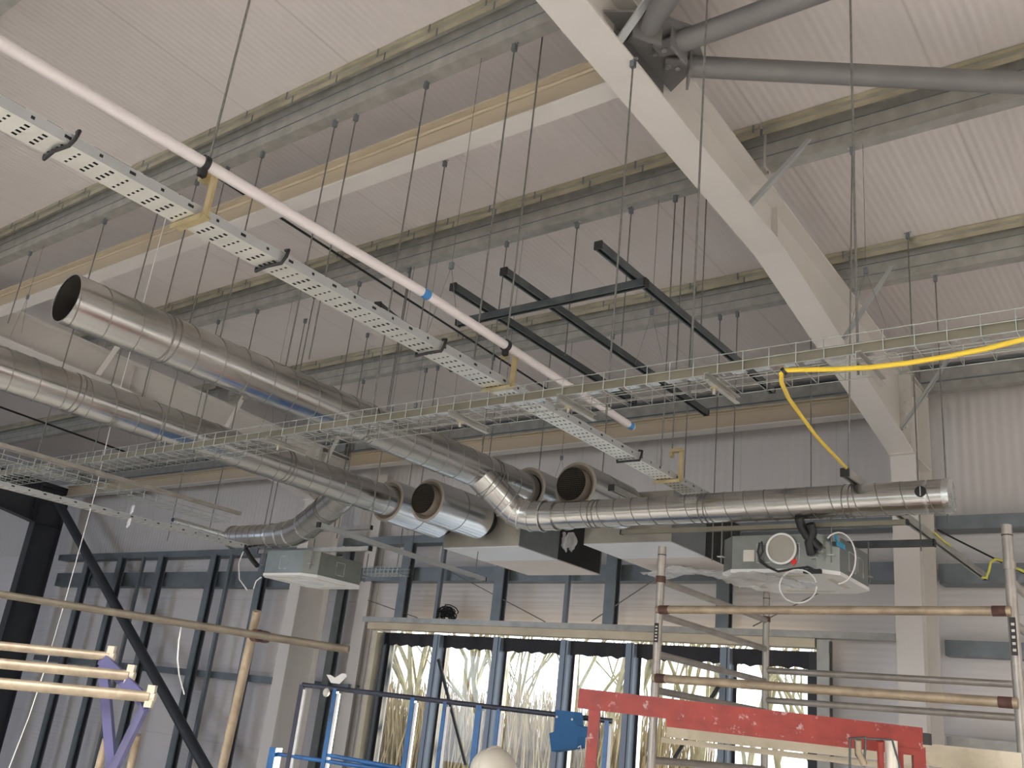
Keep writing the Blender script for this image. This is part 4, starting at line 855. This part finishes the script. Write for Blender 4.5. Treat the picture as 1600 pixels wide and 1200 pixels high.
b = MB(); c = A-d*0.12+dn*0.43; b.bar(c, c+dn*0.5, 0.09, 0.05, M['blue'], up=d); b.build('side_post', t)
b = MB(); q = [dep(x, y, 5.85) for x, y in ((868,1109),(897,1112),(899,1133),(924,1138),(924,1152),(902,1151),(901,1168),(861,1174),(858,1146),(866,1143))]
cen = CF*0.05; vs = q+[p+Vector((0.03, 0.05, 0)) for p in q]; n = len(q); b.add(vs, [tuple(range(n)), tuple(range(2*n-1, n-1, -1))]+[(i, n+i, n+(i+1) % n, (i+1) % n) for i in range(n)], M['bluebox'])
for x, y in ((870,1120),(894,1124)): p = dep(x, y, 5.84); b.sphere(p, 0.008, 0.008, 0.008, M['whiteplastic'], 8)
b.path([dep(x, y, 5.84) for x, y in ((903,1168),(907,1165),(908,1172),(902,1174),(922,1172))], 0.004, M['whiteplastic'], 6)
b.build('control_box', t)
p = dep(520, 1060, 6.4); b = MB(); vs = [dep(x, y, 6.4) for x, y in ((510,1054),(514,1056),(520,1061),(534,1052),(536,1056),(524,1068),(517,1067))]; b.add(vs+[v+Vector((0.02,0.02,0)) for v in vs], [tuple(range(7)), tuple(range(13,6,-1))]+[(i,7+i,7+(i+1) % 7,(i+1) % 7) for i in range(7)], M['whiteplastic']); b.sphere(dep(510, 1082, 6.4), 0.025, 0.025, 0.03, M['paper'], 10); b.build('rag', t)
# person in a hard hat below the windows
h = dep(775, 1168, 5.2); hx, hy, hz = h.x, h.y, h.z
t = thing('person', 'person below the windows, only a white hard hat showing at the bottom edge', 'person', (hx, hy, FLOOR))
def skinmesh(name, verts, edges, radii, m, parent, lev=1):
    me = bpy.data.meshes.new(name); org = WORG[parent.name]; me.from_pydata([Vector(v)-org for v in verts], edges, [])
    o = bpy.data.objects.new(name, me); COL.objects.link(o); o.parent = parent; WORG[o.name] = org; me.materials.append(m)
    sk = o.modifiers.new('skin', 'SKIN'); 
    for i, r_ in enumerate(radii): me.skin_vertices[0].data[i].radius = (r_, r_) if not isinstance(r_, tuple) else r_
    me.skin_vertices[0].data[0].use_root = True
    ss = o.modifiers.new('sub', 'SUBSURF'); ss.levels = lev; ss.render_levels = lev
    return o
u_ = (hz-FLOOR)/1.80
def bp(x, y, z): return (hx+x, hy+y, FLOOR+z*u_)
me = bpy.data.meshes.new('probe')
V = [bp(0,0,.95),bp(0,0.01,1.15),bp(0,0,1.38),bp(0,0,1.47),bp(0,0.02,1.52)]
E_ = [(0,1),(1,2),(2,3),(3,4)]; Rr = [(.16,.11),(.15,.10),(.17,.10),.07,.055]
for s in (-1, 1):
    i = len(V); V += [bp(s*.10,0,.88),bp(s*.11,.01,.5),bp(s*.11,-.01,.09),bp(s*.12,.12,.04)]; E_ += [(0,i),(i,i+1),(i+1,i+2),(i+2,i+3)]; Rr += [.09,.06,.045,.04]
    i = len(V); V += [bp(s*.19,0,1.40),bp(s*.25,.0,1.12),bp(s*.24,.1,.88),bp(s*.24,.13,.80)]; E_ += [(2,i),(i,i+1),(i+1,i+2),(i+2,i+3)]; Rr += [.06,.045,.035,.03]
def add_skin_layer(name, V, E_, Rr, m, parent):
    import bmesh
    me = bpy.data.meshes.new(name); org = WORG[parent.name]; bm = bmesh.new(); lay = bm.verts.layers.skin.verify(); vv = []
    for p, r_ in zip(V, Rr):
        q = bm.verts.new(Vector(p)-org); q[lay].radius = r_ if isinstance(r_, tuple) else (r_, r_); vv.append(q)
    vv[0][lay].use_root = True
    for a, c in E_: bm.edges.new((vv[a], vv[c]))
    bm.to_mesh(me); bm.free(); me.materials.append(m); o = bpy.data.objects.new(name, me); COL.objects.link(o); o.parent = parent; WORG[o.name] = org
    o.modifiers.new('skin', 'SKIN').use_smooth_shade = True; ss = o.modifiers.new('sub', 'SUBSURF'); ss.levels = 1; ss.render_levels = 2
    return o
add_skin_layer('body', V, E_, Rr, M['trousers'], t)
for s in (-1, 1):
    w0 = Vector(bp(s*.24,.13,.80)); V2 = [w0, w0+Vector((0,.01,-.05))]; E2_ = [(0,1)]; R2_ = [.022,.026]
    for k in range(4): i = len(V2); V2 += [w0+Vector((s*0, -.03+.02*k, -.08)), w0+Vector((-s*.01, -.03+.02*k, -.12+.004*abs(k-1.5))), w0+Vector((-s*.03, -.03+.02*k, -.15+.006*abs(k-1.5)))]; E2_ += [(1,i),(i,i+1),(i+1,i+2)]; R2_ += [.010,.009,.008]
    i = len(V2); V2 += [w0+Vector((-s*.01,.04,-.05)), w0+Vector((-s*.02,.06,-.085))]; E2_ += [(1,i),(i,i+1)]; R2_ += [.011,.009]
    add_skin_layer('hand', V2, E2_, R2_, M['skin'], t)
b = MB(); b.sphere(bp(0,.01,1.62), 0.078, 0.095, 0.12, M['skin'], 20)
for s in (-1, 1): b.sphere(bp(s*.078,0,1.61), 0.012, 0.02, 0.03, M['skin'], 8); b.sphere(bp(s*.03,.095,1.63), 0.012, 0.008, 0.008, M['black'], 8)
b.sphere(bp(0,.11,1.60), 0.014, 0.018, 0.024, M['skin'], 8); b.bar(bp(-.022,.094,1.555), bp(.022,.094,1.555), 0.01, 0.006, M['rust']); b.build('head', t)
b = MB(); b.sphere(bp(0,0,1.68), 0.122, 0.145, 0.12*u_, M['hat'], 28, half=True)
b.ring(bp(0,0.02,1.66), (0,0,1), 0.10, 0.135, 0.006, M['hat'], 28); b.path([bp(0, .145*math.cos(a), 1.655+.148*math.sin(a)) for a in [math.pi*k/12 for k in range(1, 12)]], 0.008, M['hat'], 8); b.build('hard_hat', t)
b = MB(); n = 24
for (z0_, z1_, rx0, rx1) in ((0.90, 1.15, .185, .175), (1.15, 1.38, .175, .20), (1.38, 1.45, .20, .12)):
    vs = [bp(rx0*math.cos(2*math.pi*i/n), rx0*.66*math.sin(2*math.pi*i/n), z0_) for i in range(n)]+[bp(rx1*math.cos(2*math.pi*i/n), rx1*.66*math.sin(2*math.pi*i/n), z1_) for i in range(n)]
    b.add(vs, [(i, (i+1) % n, n+(i+1) % n, n+i) for i in range(n)], M['vest'], True)
b.build('vest', t)

# ================================================================== LEFT SCAFFOLD
A, B = dep(-60, 919, 5.4), dep(545, 1015, 5.0); b = MB(); b.cyl(A, B, 0.021, M['olddirt'], 18); tag(b.build('scaffold_tube'), 'long dirty scaffold tube crossing the left side to the left white column', 'scaffold tube')
A, B = dep(402, 955, 5.2), dep(345, 1210, 5.2); up_ = (A-B).normalized(); b = MB(); b.cyl(A, B-up_*0.6, 0.026, M['scafftube'], 18)
t = tag(b.build('scaffold_tube'), 'upright scaffold tube with a sunlit edge left of the left white column', 'scaffold tube')
c = dep(401, 993, 5.12); b = MB(); b.ring(c, (1,0.1,-0.05), 0.022, 0.034, 0.045, M['rust'], 16); b.ring(c+Vector((0,0.05,0)), up_, 0.024, 0.036, 0.045, M['rust'], 16); tag(b.build('scaffold_coupler'), 'rusty scaffold coupler joining the upright and the crossing tube', 'coupler')
t = thing('folding_guard_rail', 'three stacked guard rails on a violet folding frame at the lower left edge', 'guard rail', dep(150, 1200, 4.0))
ends = [((-60, 1003), (172, 1026), 0.019, 4.15), ((-60, 1031), (203, 1056), 0.0215, 3.95), ((-60, 1062), (235, 1089), 0.0215, 3.75)]
for a, c, rr, dd in ends:
    A, B = dep(*a, dd), dep(*c, dd); b = MB(); b.cyl(A, B, rr, M['scafftube'], 18); o = b.build('rail', t)
    e_ = MB(); e_.bar(B+Vector((0,0,-0.04)), B+Vector((0,0,0.045)), 0.028, 0.03, M['jamb'], up=(B-A)); e_.cyl(B, B+(B-A).normalized()*0.02, 0.018, M['jamb'], 12); sub(e_, 'end_clamp', o)
for a, c, dd1, dd2, wd in (((160,1030),(232,1102),4.15,3.75,0.05), ((162,1040),(176,1215),4.1,4.0,0.045), ((226,1104),(170,1218),3.75,4.0,0.045)):
    b = MB(); b.bar(dep(*a, dd1), dep(*c, dd2), wd, 0.02, M['purple'], up=(0.3,-0.8,0.1)); b.build('folding_arm', t)
for i, (a, c) in enumerate((((166,1155),(150,1215)), ((215,1148),(200,1215)))):
    A, B = dep(*a, 4.2), dep(*c, 4.2); b = MB(); b.cyl(A, B+(B-A)*3, 0.017, M['scafftube'], 14); tag(b.build('scaffold_tube'), 'stub of upright tube at the bottom edge, %s of two by the violet frame' % ('left' if i == 0 else 'right'), 'scaffold tube')
# leaning straps at the windows
for i, (a, c, yy) in enumerate((((685, 1030), (728, 1195), 8.5), ((1126, 1067), (1048, 1195), 8.5))):
    b = MB(); b.bar(onY(*a, yy), onY(*c, yy), 0.035, 0.02, M['black'], up=(0,1,0)); tag(b.build('black_stay'), 'black stay leaning across the %s' % ('second window pane from the left' if i == 0 else 'window panes behind the scaffold tower'), 'stay')
crumple('plastic_sheet', 'clear plastic heaped at the foot of the panel between window and right column', (-2.72, 8.52, 1.86), 0.5, 0.25, 0.10, M['film'], 21)

# ================================================================== OUTSIDE: bare trees and undergrowth
def tree(x, y, h, seed, label):
    rnd = random.Random(seed); b = MB()
    def grow(p, d, L, r, lv):
        pts = [p]; q = p.copy(); dd_ = d.copy(); n = 4
        for k in range(n):
            dd_ = (dd_+Vector((rnd.uniform(-.16,.16), rnd.uniform(-.16,.16), rnd.uniform(-.02,.12)))).normalized(); q = q+dd_*(L/n); pts.append(q.copy())
        b.path(pts, [r*(1-0.13*k) for k in range(n+1)], M['bark'], 6 if lv < 2 else 4, cap=False)
        if lv < 5:
            for k in range(3 if lv else 4):
                i = rnd.randint(2, n); a = rnd.uniform(0, 6.28); s = rnd.uniform(.35, .75); nd = (dd_+Vector((math.cos(a)*s, math.sin(a)*s, 0.15))).normalized()
                grow(pts[i], nd, L*rnd.uniform(.55,.8), r*0.50, lv+1)
    grow(Vector((x, y, FLOOR-0.2)), Vector((rnd.uniform(-.08,.08), 0, 1)), h*0.42, 0.02+h*0.007, 0)
    tag(b.build('bare_tree'), label, 'tree', 'bare trees outside the windows')
tx = [(-12.55, 15.1), (-17.6, 19.5), (-18.4, 16.2), (-11.6, 17.6), (-10.6, 19.4), (-9.6, 18.4), (-8.8, 17.2), (-7.4, 19.0), (-5.8, 16.2), (-14.6, 19.6), (-4.2, 16.4), (-15.5, 14.5), (-14.0, 16), (-12.9, 14.2), (-12.2, 15.8), (-11.0, 14.6), (-10.1, 16.4), (-9.2, 14.8), (-8.0, 16.5), (-6.9, 15), (-6.2, 17.4), (-5.0, 18), (-13.4, 18), (-16.8, 17)]
for i, (x, y) in enumerate(sorted(tx)): tree(x, y, 7.5+2*random.random(), 40+i, 'leafless pale-barked tree outside the windows, %s from the left' % ORD[i])
b = MB(); rnd = random.Random(5)
for k in range(5200):
    x = rnd.uniform(-20, -4.5); y = rnd.uniform(14, 19); hgt = rnd.uniform(1.2, 2.7)*(1.0 if x < -8.5 else 0.62); lx = rnd.uniform(-.35, .35)
    b.path([(x, y, FLOOR-0.25), (x+lx*0.5, y, FLOOR+hgt*0.55), (x+lx*1.1, y+rnd.uniform(-.2,.2), FLOOR+hgt)], [0.028, 0.02, 0.008], M['twig'], 3, cap=False)
tag(b.build('undergrowth'), 'dense dry brushwood and reeds beyond the windows', 'undergrowth', kind='stuff')
